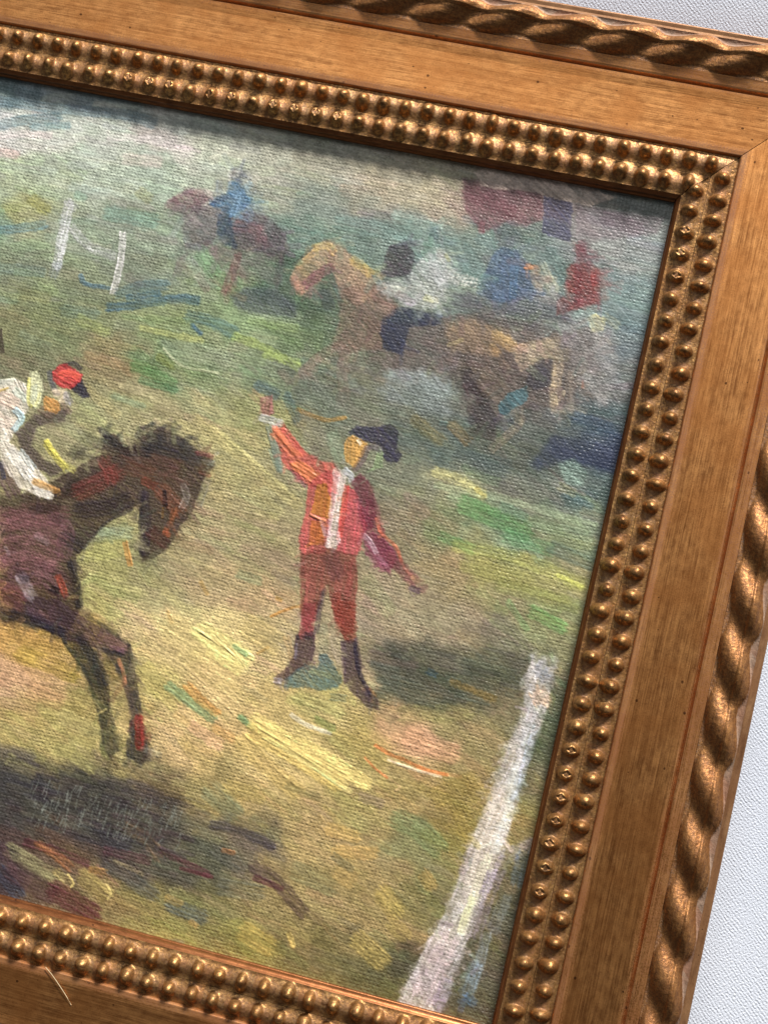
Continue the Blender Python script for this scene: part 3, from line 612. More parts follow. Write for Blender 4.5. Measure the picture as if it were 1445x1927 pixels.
# ---- warm foreground
for q in ([(150,1010),(240,1000)],34,(146,160,128),.6), ([(165,1040),(230,1030)],40,(176,174,100),.6), ([(190,1080),(260,1100)],60,(158,152,98),.5), ([(250,1030),(290,1080)],40,(146,150,104),.5), ([(160,1120),(220,1160)],34,(182,182,110),.5), ([(0,1188),(60,1200),(110,1215)],34,(188,144,76),.6), ([(40,1230),(140,1270)],34,(166,138,52),.6), ([(0,1260),(90,1285)],40,(200,158,116),.65), ([(60,1300),(110,1320)],34,(194,148,100),.5), ([(0,1330),(150,1340)],40,(168,152,88),.5), ([(120,1350),(185,1380)],34,(184,170,112),.5), ([(270,1260),(330,1320)],40,(172,164,88),.5), ([(380,1080),(450,1110)],40,(166,150,110),.5), ([(378,1095),(390,1118)],10,(176,134,60),.5), ([(316,1150),(324,1172)],7,(166,126,62),.5), ([(280,1210),(360,1262),(438,1330)],52,(198,172,118),.6), ([(320,1183),(380,1222),(445,1262)],58,(210,186,122),.65), ([(375,1187),(420,1214),(462,1240)],40,(240,226,140),.9), ([(395,1225),(450,1262)],22,(232,210,130),.8), ([(440,1216),(464,1232)],10,(116,150,106),.7), ([(317,1290),(360,1322),(402,1353)],20,(120,150,112),.75), ([(353,1290),(380,1318),(410,1343)],19,(200,142,66),.8), ([(330,1345),(370,1372)],14,(216,178,110),.6), ([(362,1366),(414,1402)],24,(218,168,130),.65), ([(405,1370),(440,1390)],18,(200,150,84),.6), ([(452,1349),(477,1369)],13,(102,142,98),.8), ([(455,1395),(500,1440),(560,1490)],34,(206,176,102),.7), ([(479,1352),(545,1392),(617,1430),(690,1476)],28,(238,212,126),.9), ([(476,1377),(550,1420),(634,1474)],34,(212,182,98),.85), ([(520,1400),(600,1450),(660,1490)],10,(240,220,140),.8), ([(540,1480),(600,1500)],14,(134,124,82),.6), ([(548,1344),(573,1362),(622,1380)],9,(236,226,200),.85), ([(595,1354),(627,1372)],16,(118,136,76),.65), ([(560,1310),(640,1340)],26,(160,158,98),.5), ([(640,1390),(720,1440)],40,(166,148,84),.5), ([(720,1480),(780,1490)],40,(162,142,80),.5), ([(770,1388),(850,1420)],40,(208,156,116),.75), ([(800,1380),(840,1400)],16,(222,176,140),.5), ([(706,1402),(735,1420),(758,1429),(800,1448),(842,1458)],7,(228,130,56),.95), ([(730,1430),(780,1448),(830,1462)],5,(240,206,172),.8), ([(842,1456),(868,1462)],6,(222,168,110),.6), ([(686,1425),(706,1446),(729,1464)],5,(226,136,70),.9), ([(730,1464),(752,1480),(744,1488)],4,(206,170,120),.6), ([(680,1500),(716,1511)],20,(132,112,94),.6), ([(510,1160),(545,1145),(572,1139)],6,(184,122,40),.75), ([(520,1125),(530,1130)],8,(180,130,40),.6), ([(485,1230),(505,1218)],6,(176,132,60),.6), ([(470,1180),(520,1210)],50,(190,168,102),.5), ([(450,1080),(490,1095)],18,(136,150,112),.6), ([(540,1200),(556,1260)],14,(176,142,92),.55):
    st(q[0], q[1], q[2], a=q[3], soft=.4, br=.36, dry=.12, jit=34, imp=.55)
for k in range(16):                         # bristle ridges left in the thick yellow
    t = k / 15.
    st([(372+50*t,1186+26*t-18*t*t),(430+40*t+rng.uniform(-4,4),1222+40*t)],3.2,(246,236,160) if k % 2 else (214,184,112),.5,dry=0,br=.2,imp=.9)
    st([(480+14*t,1354+34*t),(560+20*t,1404+32*t),(650+30*t-30*t*t,1452+34*t)],3.4,(246,226,146) if k % 2 else (206,174,96),.5,dry=0,br=.2,imp=.9)
# ---- shadow beneath the horse and the broken colour along the bottom
pl([(0,1408),(60,1418),(140,1468),(260,1490),(335,1502),(356,1560),(300,1602),(200,1592),(100,1562),(0,1545)],(80,77,74),a=.66,soft=18)
for q in ([(0,1412),(60,1420)],26,(92,86,86),.5), ([(20,1430),(60,1455)],26,(148,142,92),.6), ([(0,1470),(80,1480)],40,(70,68,74),.5), ([(130,1500),(230,1530)],44,(66,60,60),.55), ([(280,1480),(340,1495)],26,(112,92,66),.6), ([(120,1545),(170,1560)],22,(124,128,110),.5), ([(150,1565),(240,1590)],30,(66,66,72),.6), ([(330,1530),(420,1560)],40,(120,118,100),.5), ([(400,1490),(440,1530)],44,(114,128,104),.5), ([(400,1553),(450,1562),(512,1592)],20,(70,64,72),.8), ([(420,1600),(440,1605)],10,(174,108,56),.8), ([(0,1565),(50,1585)],30,(100,72,66),.6), ([(50,1585),(110,1602),(165,1625)],17,(92,48,58),.7), ([(72,1588),(105,1608),(132,1632)],19,(170,106,58),.75), ([(130,1630),(190,1650)],20,(118,84,66),.6), ([(240,1558),(275,1580),(302,1612)],26,(136,108,78),.75), ([(200,1600),(280,1620)],18,(104,66,72),.6), ([(305,1598),(350,1625),(392,1646)],16,(94,48,62),.8), ([(340,1634),(400,1650)],8,(124,38,56),.8), ([(300,1630),(420,1670)],36,(88,86,76),.6), ([(410,1600),(470,1650)],34,(92,88,82),.5), ([(420,1670),(490,1680)],34,(108,110,98),.6), ([(478,1632),(520,1660),(570,1716)],26,(78,60,62),.75), ([(480,1652),(530,1672)],12,(84,42,56),.7), ([(540,1690),(600,1735)],24,(110,92,70),.6), ([(560,1640),(622,1668)],40,(118,118,84),.55), ([(20,1600),(70,1630),(110,1655)],32,(156,150,106),.75), ([(0,1600),(20,1640)],30,(96,68,70),.6), ([(108,1640),(134,1668)],18,(170,148,88),.7), ([(129,1646),(139,1662),(134,1670)],5,(232,206,122),.9), ([(0,1640),(36,1684)],30,(72,80,98),.8), ([(28,1642),(60,1662),(95,1682)],42,(86,64,66),.85), ([(97,1668),(98,1690)],5,(170,152,130),.7), ([(102,1676),(140,1698),(176,1720)],40,(92,48,52),.9), ([(158,1650),(180,1668),(200,1684)],34,(172,152,86),.85), ([(172,1636),(200,1640)],14,(178,130,62),.7), ([(201,1662),(209,1680),(203,1692)],5,(236,212,130),.9), ([(210,1628),(250,1655),(290,1682)],32,(98,98,92),.75), ([(215,1620),(270,1645)],8,(204,184,130),.6), ([(230,1690),(310,1720)],30,(164,142,84),.6), ([(322,1702),(380,1726)],30,(92,98,98),.75), ([(316,1690),(340,1700)],16,(176,144,76),.6), ([(200,1730),(280,1765)],34,(140,128,88),.5), ([(360,1735),(370,1742)],12,(206,162,92),.7), ([(300,1775),(340,1775)],16,(120,104,92),.5), ([(400,1740),(470,1760)],40,(146,136,70),.5):
    st(q[0], q[1], q[2], a=q[3], soft=.4, br=.55, jit=30, imp=.45)
for k in range(120):
    x = rng.uniform(0, 350); y = 1415 + x * .22 + rng.uniform(0, 120); l = rng.uniform(18, 70)
    st([(x, y), (x + l * .5, y + l * .12), (x + l, y + l * .32)], rng.uniform(5, 16), [(62,58,64),(96,90,78),(112,108,90),(74,66,72),(88,72,70)][k % 5], rng.uniform(.3, .65), soft=.6, br=.6)
for k in range(60):
    x = rng.uniform(690, 980); y = 1212 + rng.uniform(0, 110); l = rng.uniform(18, 60)
    st([(x, y), (x + l, y + l * .25)], rng.uniform(5, 14), [(74,76,66),(104,104,84),(92,84,80),(84,94,84),(118,112,84)][k % 5], rng.uniform(.3, .6), soft=.6, br=.6)
for k in range(150):                        # dry scratches over the shadow
    x = rng.uniform(60, 345); y = 1462 + (x - 60) * .18 + rng.uniform(0, 80)
    st([(x, y), (x - rng.uniform(3, 10), y + rng.uniform(8, 22))], 2.6, (128, 132, 122), .55, dry=.3, br=.2, imp=.4)
for q in ([(720,1682),(745,1714)],40,(192,166,86),.75), ([(674,1768),(718,1806)],40,(188,162,86),.75), ([(620,1560),(670,1574)],26,(210,170,92),.7), ([(635,1602),(705,1606)],26,(200,160,86),.65), ([(640,1640),(660,1655)],36,(196,160,92),.65), ([(461,1753),(504,1780)],40,(188,158,78),.75), ([(544,1758),(552,1780)],10,(224,188,98),.8), ([(540,1740),(570,1770)],30,(166,148,86),.5), ([(798,1646),(812,1668)],26,(186,150,82),.7), ([(750,1541),(790,1562),(826,1596)],40,(122,136,92),.7), ([(628,1610),(662,1636)],14,(108,108,88),.6), ([(740,1740),(762,1760)],30,(172,150,82),.6), ([(430,1480),(490,1500)],30,(176,154,82),.5), ([(440,1545),(500,1560)],20,(150,132,78),.5), ([(590,1800),(680,1830)],34,(128,120,90),.5), ([(660,1850),(760,1860)],34,(108,102,66),.5), ([(820,1500),(890,1470)],40,(150,128,58),.5), ([(860,1520),(880,1560)],36,(146,126,58),.5):
    st(q[0], q[1], q[2], a=q[3], soft=.35, br=.4, jit=26, imp=.4)
# ---- white post at the lower right
PO = 9
pl([(1003,1228),(1050,1238),(1036,1290),(1032,1330),(1020,1355),(1005,1402),(988,1450),(965,1540),(942,1630),(902,1720),(872,1790),(852,1850),(826,1915),(742,1893),(770,1840),(800,1780),(825,1740),(850,1690),(880,1600),(900,1550),(930,1470),(960,1390),(985,1330),(990,1270)],(216,206,206),a=.92,soft=4,ang=105,dry=.22,imp=.6,tag=PO)
for q in ([(1005,1235),(1040,1250)],24,(176,176,178),.6), ([(1012,1258),(1030,1275)],26,(118,128,144),.7), ([(990,1290),(1004,1300)],14,(206,206,210),.7), ([(1000,1330),(985,1400),(960,1480)],20,(206,204,210),.6), ([(1010,1370),(990,1430),(968,1500)],16,(178,192,208),.7), ([(972,1440),(950,1530),(930,1600)],20,(226,226,214),.75), ([(940,1510),(912,1600),(880,1700)],30,(222,206,190),.75), ([(918,1610),(890,1690),(868,1752)],18,(234,226,190),.8), ([(888,1690),(866,1752)],13,(230,226,166),.8), ([(945,1620),(915,1700),(895,1760)],22,(154,136,154),.7), ([(920,1640),(906,1680)],9,(124,108,142),.6), ([(860,1745),(830,1800)],30,(224,210,196),.7), ([(838,1770),(800,1870)],50,(214,184,186),.65), ([(840,1850),(825,1890)],26,(160,140,164),.6), ([(950,1612),(1000,1590)],28,(158,152,164),.65), ([(985,1610),(975,1660)],30,(108,124,142),.65), ([(950,1690),(930,1750)],24,(134,140,142),.55), ([(915,1760),(900,1820)],22,(150,158,164),.7), ([(895,1820),(880,1872)],26,(154,174,192),.75), ([(878,1876),(890,1886)],18,(84,112,150),.75), ([(870,1640),(885,1600)],16,(130,112,128),.5), ([(830,1735),(850,1742)],10,(118,96,104),.6):
    st(q[0], q[1], q[2], a=q[3], soft=.5, br=.45, dry=.4, jit=30, imp=.5, tag=PO if q[0][0][0] < 1045 and q[1] > 12 and q[2][0] > 150 else 0)
st([(1012,1304),(1020,1320)],34,(220,184,152),.95,soft=.2,dry=.1,tag=PO)
# ---- front horse
H3 = 10
pl([(110,1188),(150,1198),(190,1230),(202,1270),(204,1320),(214,1360),(224,1412),(207,1428),(190,1408),(190,1370),(180,1322),(165,1282),(145,1242),(120,1212)],(56,54,50),soft=4,ang=70,tag=H3)
st([(190,1330),(200,1380)],14,(84,88,72),.5,tag=H3)
pl([(0,935),(40,930),(95,905),(152,876),(190,855),(196,818),(215,815),(240,835),(275,815),(305,803),(345,824),(370,845),(400,858),(404,882),(385,902),(372,935),(362,965),(338,995),(318,1030),(290,1050),(268,1056),(262,1020),(268,985),(262,955),(235,962),(200,985),(175,1010),(155,1035),(143,1058),(147,1100),(152,1145),(130,1190),(100,1192),(60,1178),(0,1166)],(60,46,46),soft=3.5,ang=25,tag=H3)
pl([(40,1118),(110,1128),(160,1163),(215,1193),(244,1215),(236,1234),(200,1228),(165,1216),(120,1202),(60,1172)],(76,60,66),soft=3,ang=30,tag=H3)
pl([(196,1222),(243,1224),(253,1280),(263,1340),(276,1385),(284,1432),(266,1442),(236,1422),(240,1390),(248,1345),(236,1300),(214,1252)],(48,46,54),soft=3.5,ang=75,tag=H3)
for q in ([(0,985),(60,970),(115,975)],50,(128,84,86),.75), ([(0,1040),(60,1030),(105,1050)],60,(138,92,94),.8), ([(20,1090),(80,1080),(110,1100)],50,(112,76,82),.75), ([(0,1110),(40,1130)],40,(128,76,78),.75), ([(100,975),(125,1000),(120,1040)],34,(108,76,86),.6), ([(70,1008),(90,1018)],16,(160,134,138),.6), ([(40,1085),(60,1122)],24,(178,166,172),.7), ([(10,1030),(18,1045)],8,(176,160,166),.6), ([(30,1065),(50,1090)],18,(56,48,54),.7), ([(0,1006),(4,990)],18,(60,50,52),.7), ([(150,960),(200,955),(240,940)],34,(58,50,54),.8), ([(90,930),(150,915)],30,(56,46,44),.8), ([(60,960),(110,955)],20,(56,46,42),.7), ([(120,1010),(150,1030)],26,(56,50,58),.7), ([(135,1060),(145,1100),(150,1140)],18,(48,46,50),.85), ([(0,1152),(60,1166),(116,1192)],24,(46,44,54),.85), ([(150,925),(185,910),(220,890)],40,(112,56,48),.8), ([(196,868),(206,885),(212,904)],26,(146,62,52),.55), ([(235,845),(290,870),(330,880)],40,(92,62,54),.7), ([(240,880),(285,890)],30,(112,70,50),.6), ([(270,905),(292,915)],16,(142,58,36),.7), ([(300,900),(345,915)],26,(104,74,66),.7), ([(305,925),(340,960)],34,(126,76,52),.75), ([(330,960),(312,1006)],14,(158,86,46),.75), ([(345,912),(352,935),(342,955)],14,(182,172,162),.75), ([(310,925),(312,950)],9,(32,26,30),.9), ([(308,955),(306,975)],5,(170,122,50),.8), ([(270,930),(275,985),(272,1040)],22,(54,46,56),.8), ([(285,1000),(310,1020)],28,(92,58,50),.7), ([(312,1000),(318,1008)],12,(186,88,44),.8), ([(200,822),(230,845),(280,850)],22,(48,48,50),.85), ([(285,830),(330,835),(370,865)],34,(62,62,64),.75), ([(230,826),(265,838),(290,822)],10,(150,148,120),.5), ([(370,852),(395,856)],10,(134,68,62),.75), ([(385,868),(402,872)],12,(168,178,172),.8), ([(404,856),(412,852)],6,(210,206,196),.8), ([(378,888),(395,895)],9,(130,66,54),.6), ([(390,905),(375,950)],14,(104,106,104),.5), ([(190,1200),(215,1210),(236,1220)],20,(150,112,102),.8), ([(210,1218),(232,1224)],10,(118,84,98),.7), ([(224,1242),(232,1262),(237,1285)],9,(190,122,80),.8), ([(200,1240),(212,1268)],16,(96,88,56),.7), ([(240,1300),(252,1345)],12,(110,92,84),.6), ([(110,1086),(122,1118)],15,(156,64,40),.85), ([(98,1108),(108,1112)],14,(30,28,32),.8), ([(262,1352),(264,1406)],20,(142,42,30),.9), ([(150,1195),(175,1240),(195,1290)],18,(52,52,56),.8), ([(30,1140),(110,1172)],18,(98,74,84),.6), ([(120,1165),(165,1195)],22,(84,66,74),.6), ([(75,1150),(90,1160)],6,(150,110,104),.5):
    st(q[0], q[1], q[2], a=q[3], soft=.5, br=.5, jit=30, imp=.35, tag=H3 if q[0][0][0] < 390 else 0)
st([(138,850),(170,830),(190,835)],22,(92,88,70),.55); st([(236,1022),(246,1062)],12,(196,138,64),.85,dry=0,imp=.6); st([(190,1000),(230,1000)],16,(150,170,150),.5)
st([(270,1410),(300,1420)],14,(150,150,132),.5,dry=.5); st([(186,1400),(240,1430)],12,(134,126,92),.5)
for q in ([(250,842),(262,812),(292,796)],9,(52,50,52),.75), ([(300,838),(306,806),(330,796)],10,(60,58,60),.7), ([(216,840),(204,816),(186,806)],9,(54,52,54),.75), ([(340,845),(352,824),(372,826)],9,(58,56,58),.7), ([(180,862),(150,852),(128,856)],8,(64,58,54),.6), ([(200,822),(188,812)],8,(60,58,60),.7), ([(232,832),(222,818)],6,(70,70,68),.6), ([(280,815),(262,806)],9,(76,76,74),.6), ([(300,806),(286,796)],9,(84,84,82),.6), ([(330,816),(318,800)],8,(76,74,74),.6), ([(352,832),(362,820)],7,(66,64,66),.6), ([(140,862),(160,846),(184,842)],10,(72,66,60),.6), ([(262,838),(300,846),(350,858)],20,(52,50,54),.7), ([(148,1100),(152,1146),(200,1180),(244,1214)],7,(40,38,46),.8), ([(244,1216),(254,1280),(266,1340)],7,(38,36,46),.8), ([(204,1272),(206,1325),(218,1375)],6,(44,44,46),.6), ([(120,1206),(160,1262),(182,1320)],7,(44,44,46),.7), ([(268,935),(264,990),(264,1040)],7,(40,36,44),.7), ([(155,1035),(200,985),(250,958)],7,(44,40,46),.6), ([(0,975),(70,985),(120,1010)],40,(134,88,92),.6), ([(10,1060),(90,1065)],40,(136,90,94),.55):
    st(q[0], q[1], q[2], a=q[3], soft=.6, br=.55, jit=28, imp=.3, tag=H3 if q[0][0][1] > 830 else 0)
smear(900, [H3], 8, 34, (4, 12), .65, 0.5, 1.1, .7, .11, 7)
# ---- jockey
J = 11
st([(0,622),(4,662)],12,(58,46,46),.85)
pl([(28,815),(65,780),(132,768),(122,792),(72,802),(60,838),(88,868),(132,880),(98,898),(70,882),(40,848)],(86,74,72),soft=4,tag=J)
st([(90,800),(140,790)],14,(112,100,86),.5); st([(0,880),(26,925)],34,(86,62,72),.8); st([(0,940),(36,945)],24,(112,106,78),.7); st([(2,870),(8,900)],10,(54,60,86),.7)
pl([(0,715),(28,712),(50,722),(56,760),(50,777),(30,810),(18,832),(45,855),(75,885),(102,920),(96,942),(60,927),(35,917),(10,882),(0,864)],(226,214,200),soft=2.5,imp=.8,dry=.05,ang=50,tag=J)
for q in ([(0,745),(30,760)],30,(222,190,170),.7), ([(0,790),(20,800)],26,(226,200,184),.6), ([(30,772),(42,786),(28,808)],14,(168,200,210),.75), ([(0,720),(24,718)],14,(214,214,196),.8), ([(0,736),(16,730)],5,(176,148,80),.8), ([(30,735),(48,750)],16,(190,204,186),.6), ([(40,850),(64,880)],14,(200,212,214),.6), ([(20,850),(60,900),(90,925)],22,(232,228,220),.7), ([(66,906),(85,914),(108,924)],15,(200,140,60),.85), ([(68,926),(98,936)],12,(236,226,208),.9), ([(78,770),(95,782)],16,(120,96,82),.6):
    st(q[0], q[1], q[2], a=q[3], soft=.4, imp=.7, dry=.1, tag=J)
pl([(58,700),(72,697),(80,714),(84,736),(76,756),(68,769),(52,760),(50,735)],(214,214,172),soft=1.5,imp=.8,dry=0,ang=80,tag=J)
st([(56,712),(54,755),(60,765)],7,(230,220,112),.85,imp=.8,tag=J); st([(66,725),(66,750)],10,(204,210,190),.7,tag=J); st([(76,740),(68,764)],6,(226,218,140),.7,tag=J)
st([(94,700),(98,722),(108,742)],13,(92,92,106),.8,tag=J)
pl([(82,742),(95,748),(114,756),(114,770),(105,777),(85,772)],(198,134,60),soft=2,imp=.6,tag=J)
st([(104,738),(122,742),(116,752)],17,(222,198,168),.85,imp=.6,tag=J); st([(126,742),(132,758)],15,(152,148,156),.75,tag=J); st([(118,764),(130,776)],16,(108,88,80),.75,tag=J)
st([(122,688),(140,684),(152,694)],10,(62,56,64),.8,tag=J)
pl([(132,730),(152,710),(162,728),(170,746),(158,750),(143,740)],(44,42,60),soft=2,tag=J)
pl([(100,699),(112,687),(125,684),(141,694),(157,706),(150,719),(133,731),(112,728),(99,714)],(192,42,42),soft=2,imp=.7,dry=.05,ang=20,tag=J)
st([(114,706),(130,702),(146,708)],15,(236,88,56),.85,imp=.8,dry=0,tag=J); st([(118,714),(140,716)],6,(232,80,54),.7,tag=J)
st([(88,834),(108,862),(124,880)],16,(230,216,76),.85,imp=.6); st([(118,872),(140,884)],14,(206,196,96),.6)
# ---- man in the red coat
M = 12
st([(508,806),(520,850),(528,884)],16,(124,130,116),.8,imp=.6,dry=0); st([(512,846),(526,882)],14,(126,148,134),.6)
st([(486,726),(505,734),(520,742)],24,(82,100,104),.75,soft=.6); st([(476,740),(492,756)],18,(176,146,110),.6)
pl([(488,748),(512,744),(517,780),(494,783)],(152,100,94),soft=2,imp=.7,dry=0,ang=80,tag=M); st([(496,750),(508,756)],12,(212,162,148),.7,imp=.7,tag=M)
pl([(512,800),(532,792),(548,815),(574,850),(602,866),(628,872),(640,890),(622,912),(586,918),(552,892),(532,872),(528,850)],(196,82,66),soft=2.5,imp=.7,dry=.1,ang=52,tag=M)
st([(518,812),(540,838),(562,862)],20,(208,112,62),.85,imp=.9,dry=0,tag=M); st([(532,808),(552,830),(572,852)],8,(214,88,72),.8,imp=.8,tag=M); st([(556,874),(584,892),(612,912)],24,(204,122,54),.85,imp=.9,dry=0,tag=M); st([(534,864),(570,864),(592,862)],12,(172,90,82),.75,imp=.6,tag=M); st([(545,880),(575,915)],8,(120,60,80),.6,tag=M)
st([(492,786),(528,796)],16,(192,192,188),.9,imp=.7,dry=0,tag=M)
pl([(580,908),(615,884),(642,890),(628,960),(614,1030),(612,1042),(566,1044),(562,1015),(575,960)],(182,74,70),soft=2.5,dry=.1,ang=80,imp=.5,tag=M)
pl([(661,905),(678,889),(700,911),(708,955),(705,994),(684,1002),(676,966),(668,930)],(106,48,60),soft=4,ang=75,tag=M)
pl([(653,911),(670,927),(680,955),(691,990),(680,1021),(671,1046),(634,1038),(637,988),(645,947)],(186,70,76),soft=2.5,ang=80,dry=.1,imp=.4,tag=M)
st([(652,915),(646,960),(638,1012)],12,(216,66,46),.85,imp=.5,tag=M); st([(672,940),(676,985)],10,(200,104,112),.6,tag=M); st([(682,960),(692,996)],18,(124,46,66),.6,tag=M); st([(668,1005),(676,1035)],10,(196,84,82),.6,tag=M)
pl([(597,912),(614,910),(623,940),(621,976),(602,972),(585,965)],(176,114,20),soft=1.2,imp=.8,dry=0,ang=85,jit=14,tag=M)
pl([(586,980),(604,982),(612,1022),(582,1026)],(178,100,28),soft=1.2,imp=.8,dry=0,ang=85,jit=14,tag=M)
st([(584,968),(600,976),(612,980)],5,(216,130,86),.9,imp=1,dry=0,tag=M); st([(583,1024),(608,1024)],4,(206,130,60),.7,imp=.8,tag=M)
pl([(627,880),(655,890),(642,940),(637,980),(640,1016),(628,1036),(612,1030),(618,1000),(622,950)],(230,208,204),soft=2,imp=.6,dry=.25,ang=85,tag=M)
st([(606,980),(612,1006)],9,(214,190,200),.7,tag=M); st([(622,960),(618,1010)],8,(206,150,160),.5,tag=M)
pl([(651,824),(664,819),(694,832),(682,860),(666,882),(652,870),(647,850)],(200,146,64),soft=1.6,imp=.7,dry=.05,ang=80,jit=14,tag=M)
st([(674,828),(679,836)],7,(232,222,206),.9,imp=.8,dry=0,tag=M); st([(692,842),(680,866),(668,884)],14,(112,92,92),.8,tag=M); st([(648,886),(660,896)],15,(204,206,214),.85,imp=.7,tag=M); st([(664,900),(656,905)],8,(196,196,206),.7,tag=M)
pl([(700,884),(714,840),(723,852),(719,880),(692,887)],(140,160,116),soft=2)
pl([(655,813),(672,801),(705,804),(735,798),(750,810),(747,838),(756,857),(747,872),(727,869),(720,849),(714,838),(699,835),(683,830),(672,821)],(56,53,72),soft=2.5,imp=.4,tag=M)
st([(700,838),(715,845)],14,(84,76,86),.6,tag=M)
pl([(681,1003),(702,1000),(742,1032),(748,1056),(732,1078),(711,1066),(689,1044)],(126,58,80),soft=3.5,ang=40,tag=M)
st([(698,945),(706,985),(722,1030),(745,1062)],24,(118,52,66),.75,soft=.5,tag=M); st([(738,1046),(756,1070),(778,1092)],24,(132,72,74),.75,soft=.6,tag=M)
st([(686,1008),(697,1020),(708,1040)],10,(220,190,200),.85,imp=.6,tag=M); st([(712,1050),(728,1064)],10,(168,110,130),.5,tag=M)
st([(709,975),(717,1002),(746,1030),(758,1064),(778,1088)],7,(208,94,58),.8,imp=.5,tag=M)
st([(748,1062),(775,1088),(797,1108)],20,(126,88,82),.75,soft=.6,tag=M); st([(772,1106),(788,1112)],13,(74,54,76),.8,tag=M); st([(776,1086),(786,1096)],10,(214,176,128),.7,tag=M)
pl([(565,1042),(610,1030),(640,1035),(671,1046),(673,1100),(669,1150),(664,1190),(650,1194),(632,1172),(622,1130),(616,1100),(607,1112),(601,1142),(592,1165),(575,1192),(565,1150),(564,1100)],(128,66,56),soft=2.5,ang=85,dry=.1,tag=M)
st([(582,1070),(584,1110),(582,1140)],22,(162,90,78),.75,tag=M); st([(620,1046),(636,1080)],34,(102,66,68),.65,tag=M); st([(656,1060),(655,1120)],16,(142,70,62),.6,tag=M); st([(634,1120),(640,1165)],16,(146,66,50),.7,tag=M)
st([(610,1110),(602,1145),(596,1190)],11,(66,52,64),.8,tag=M)
pl([(570,1135),(598,1132),(594,1165),(586,1198),(570,1200),(562,1196)],(134,58,60),soft=2,tag=M)
pl([(622,1130),(668,1130),(668,1175),(671,1212),(650,1207),(635,1176)],(134,60,44),soft=2.5,tag=M)
pl([(556,1195),(592,1188),(594,1225),(586,1247),(560,1262),(540,1280),(520,1290),(515,1276),(540,1256),(552,1235)],(80,60,66),soft=2.5,ang=85,tag=M)
st([(560,1200),(590,1200)],8,(48,42,50),.8,tag=M); st([(559,1212),(556,1238)],5,(176,172,186),.6,tag=M); st([(518,1280),(528,1282)],11,(212,206,216),.8,imp=.6,tag=M)
pl([(640,1207),(672,1200),(679,1240),(684,1280),(711,1314),(714,1336),(690,1331),(660,1300),(648,1285),(645,1240)],(76,60,68),soft=2.5,ang=75,tag=M)
st([(668,1210),(676,1265),(700,1312)],9,(46,42,56),.8,tag=M); st([(644,1210),(648,1280)],7,(128,106,112),.6,tag=M); st([(695,1296),(708,1310)],5,(190,120,60),.6)
pl([(537,1277),(573,1250),(598,1255),(600,1227),(617,1233),(646,1280),(634,1294),(606,1300),(573,1294),(534,1294)],(84,108,110),a=.85,soft=2.5); st([(585,1262),(620,1272)],10,(150,148,96),.6,dry=.6); st([(624,1312),(650,1314)],14,(98,112,100),.7)
st([(606,1180),(610,1225)],20,(140,142,112),.6); st([(625,1200),(640,1250)],14,(156,140,120),.6)
smear(560, [M], 6, 20, (3, 9), .6, 1.2, 1.0, .75, .08, 8)
smear(120, [J], 5, 14, (3, 7), .55, 0.8, 1.0, .6, .06, 9)
smear(700, [PO], 6, 24, (4, 11), .7, 1.85, .8, .8, .05, 10)
# fresh paint film: fine uneven tone from thread to thread
COL *= (1 + 0.035 * NF[:NY, :NX, None] + 0.03 * NE[:NY, :NX, None])
COL = np.clip(0.50 + (COL - 0.50) * 1.12, 0.02, 1)
# ------------------------------------------------------------------ PAINT END

# ------------------------------------------------------------------ the painting as a real, slightly relieved sheet
GAIN = 1.0
def to_lin(c): return np.where(c <= 0.04045, c / 12.92, ((c + 0.055) / 1.055) ** 2.4)
xs = np.r_[np.arange(-WD - 0.5 + 36.0, 0, 0.25) - 36.0 if WD > 36 else [], X0 + DX * np.arange(NX)]
ext = len(xs) - NX
ci = np.r_[np.clip((np.arange(ext)[::-1] * 0.25 / DX).astype(int) + 1, 0, NX - 1), np.arange(NX)]
C = np.clip(to_lin(COL[:, ci]) * GAIN - 0.008, 0.005, 0.9); Hh = HGT[:, ci]; Tk = THK[:, ci]; Tg = TAG[:, ci].copy(); Tg[:, :ext] = 0
ys = Y1 - DX * np.arange(NY)
PX, PY = np.meshgrid(xs, ys)
PZ = ZC + 0.06 * Hh
PP = np.stack([PX, PY, PZ + ZB], -1) * PITCH
gy_, gx_ = np.gradient(0.06 * Hh)
NRM = np.stack([-gx_ / DX, gy_ / DX, np.ones_like(gx_)], -1); NRM[:, :ext, :2] = 0
NRM /= np.linalg.norm(NRM, axis=-1, keepdims=True)
nr, nc = PX.shape
idx = np.arange(nr * nc).reshape(nr, nc)
quads = np.stack([idx[:-1, :-1], idx[1:, :-1], idx[1:, 1:], idx[:-1, 1:]], -1).reshape(-1, 4)
ftag = Tg[:-1, :-1].ravel()
def sheet(name, sel, parent):
    q = quads[sel]; used, inv = np.unique(q, return_inverse=True); inv = inv.reshape(-1).astype(np.int32)
    me = bpy.data.meshes.new(name)
    me.vertices.add(len(used)); me.vertices.foreach_set('co', PP.reshape(-1, 3)[used].astype(np.float32).ravel())
    me.loops.add(len(inv)); me.loops.foreach_set('vertex_index', inv)
    me.polygons.add(len(q)); me.polygons.foreach_set('loop_start', np.arange(0, len(inv), 4, dtype=np.int32))
    me.update(calc_edges=True)
    me.polygons.foreach_set('use_smooth', np.ones(len(q), bool))
    a = me.attributes.new('Col', 'FLOAT_COLOR', 'POINT')
    a.data.foreach_set('color', np.c_[C.reshape(-1, 3)[used], np.ones(len(used))].astype(np.float32).ravel())
    t = me.attributes.new('thick', 'FLOAT', 'POINT'); t.data.foreach_set('value', Tk.ravel()[used].astype(np.float32))
    me.normals_split_custom_set_from_vertices(NRM.reshape(-1, 3)[used].astype(np.float32))
    return link(name, me, parent, M_paint)
painting = empty('oil_painting', (0, 0, 0))
tag(painting, 'oil painting of a horse race on canvas, set inside the gold frame', 'painting')
sheet('canvas', ftag == 0, painting)
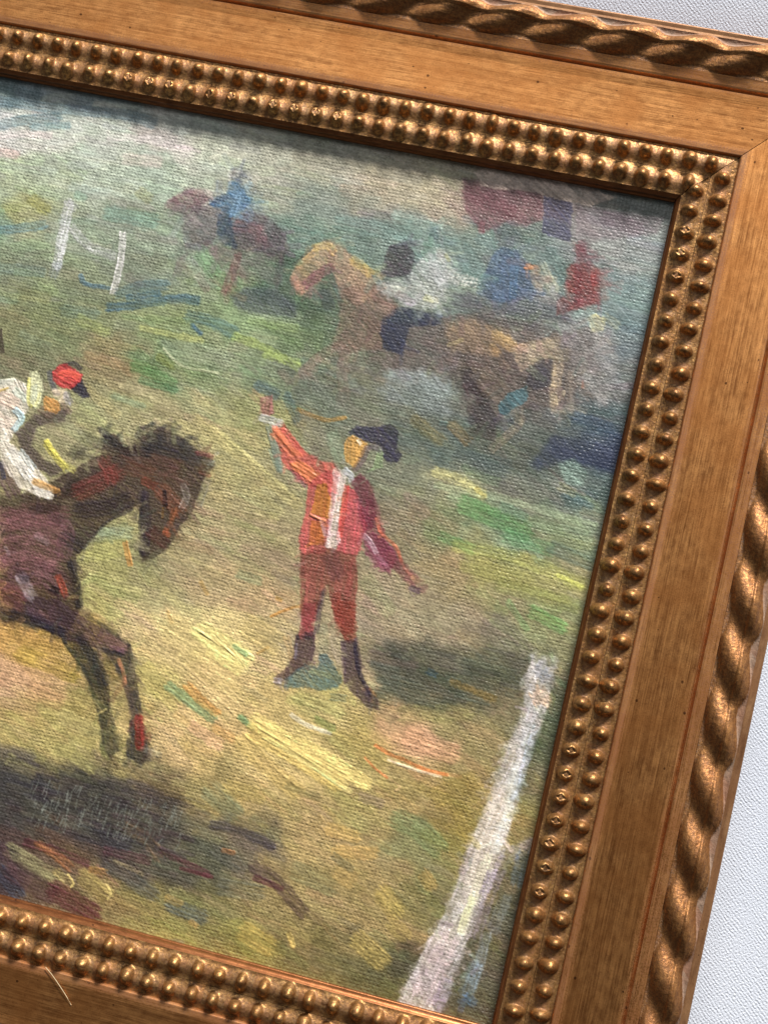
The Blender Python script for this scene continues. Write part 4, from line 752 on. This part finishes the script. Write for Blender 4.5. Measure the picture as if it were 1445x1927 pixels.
FIG = {1: ('painted_fence', 'faint white rail fence painted at the far left'), 2: ('painted_horse', 'small mauve brown horse under the rider in blue'),
       3: ('painted_rider', 'distant rider dressed in blue'), 4: ('painted_horse', 'pale tan horse standing at the right'),
       5: ('painted_rider', 'dark and white clad riders on the tan horse'), 6: ('painted_onlooker', 'onlooker in a blue coat'),
       7: ('painted_onlooker', 'small cream and orange onlooker'), 8: ('painted_onlooker', 'onlooker in dark red'),
       9: ('painted_post', 'tall white post painted at the lower right'), 10: ('painted_horse', 'large dark brown racing horse with head lowered'),
       11: ('painted_jockey', 'jockey in white with a red cap'), 12: ('painted_man', 'standing man in a red coat with one arm raised')}
for k, (nm, lb) in FIG.items():
    if (ftag == k).any():
        sheet(nm, ftag == k, painting)['label'] = lb

# ------------------------------------------------------------------ a stray hair on the lower rail
def hair(pts_px, z, r):
    X, Y = to_plane([p[0] for p in pts_px], [p[1] for p in pts_px], z)
    path = [W3(X[i], Y[i], z + 0.03 + 0.05 * math.sin(math.pi * i / (len(X) - 1))) for i in range(len(X))]
    bm = bmesh.new(); ring0 = None
    for i, p in enumerate(path):
        d = (path[min(i + 1, len(path) - 1)] - path[max(i - 1, 0)]).normalized(); a = d.orthogonal().normalized(); b = d.cross(a)
        ring = [bm.verts.new(p + (a * math.cos(t) + b * math.sin(t)) * r) for t in np.linspace(0, 2 * math.pi, 6, endpoint=False)]
        if ring0: [bm.faces.new((ring0[j], ring0[(j + 1) % 6], ring[(j + 1) % 6], ring[j])) for j in range(6)]
        ring0 = ring
    me = bpy.data.meshes.new('stray_hair'); bm.to_mesh(me); bm.free(); return me
kh = NT('pale_hair'); kh.b.inputs['Base Color'].default_value = rgb(214, 190, 150); kh.b.inputs['Roughness'].default_value = 0.4
hp = [(87, 1820), (98, 1832), (109, 1847), (119, 1862), (128, 1877), (135, 1891)]
ho = link('stray_hair', hair(hp, -0.25, 0.00009), None, kh.m)
tag(ho, 'fine pale curved hair lying on the lower rail of the frame', 'hair')
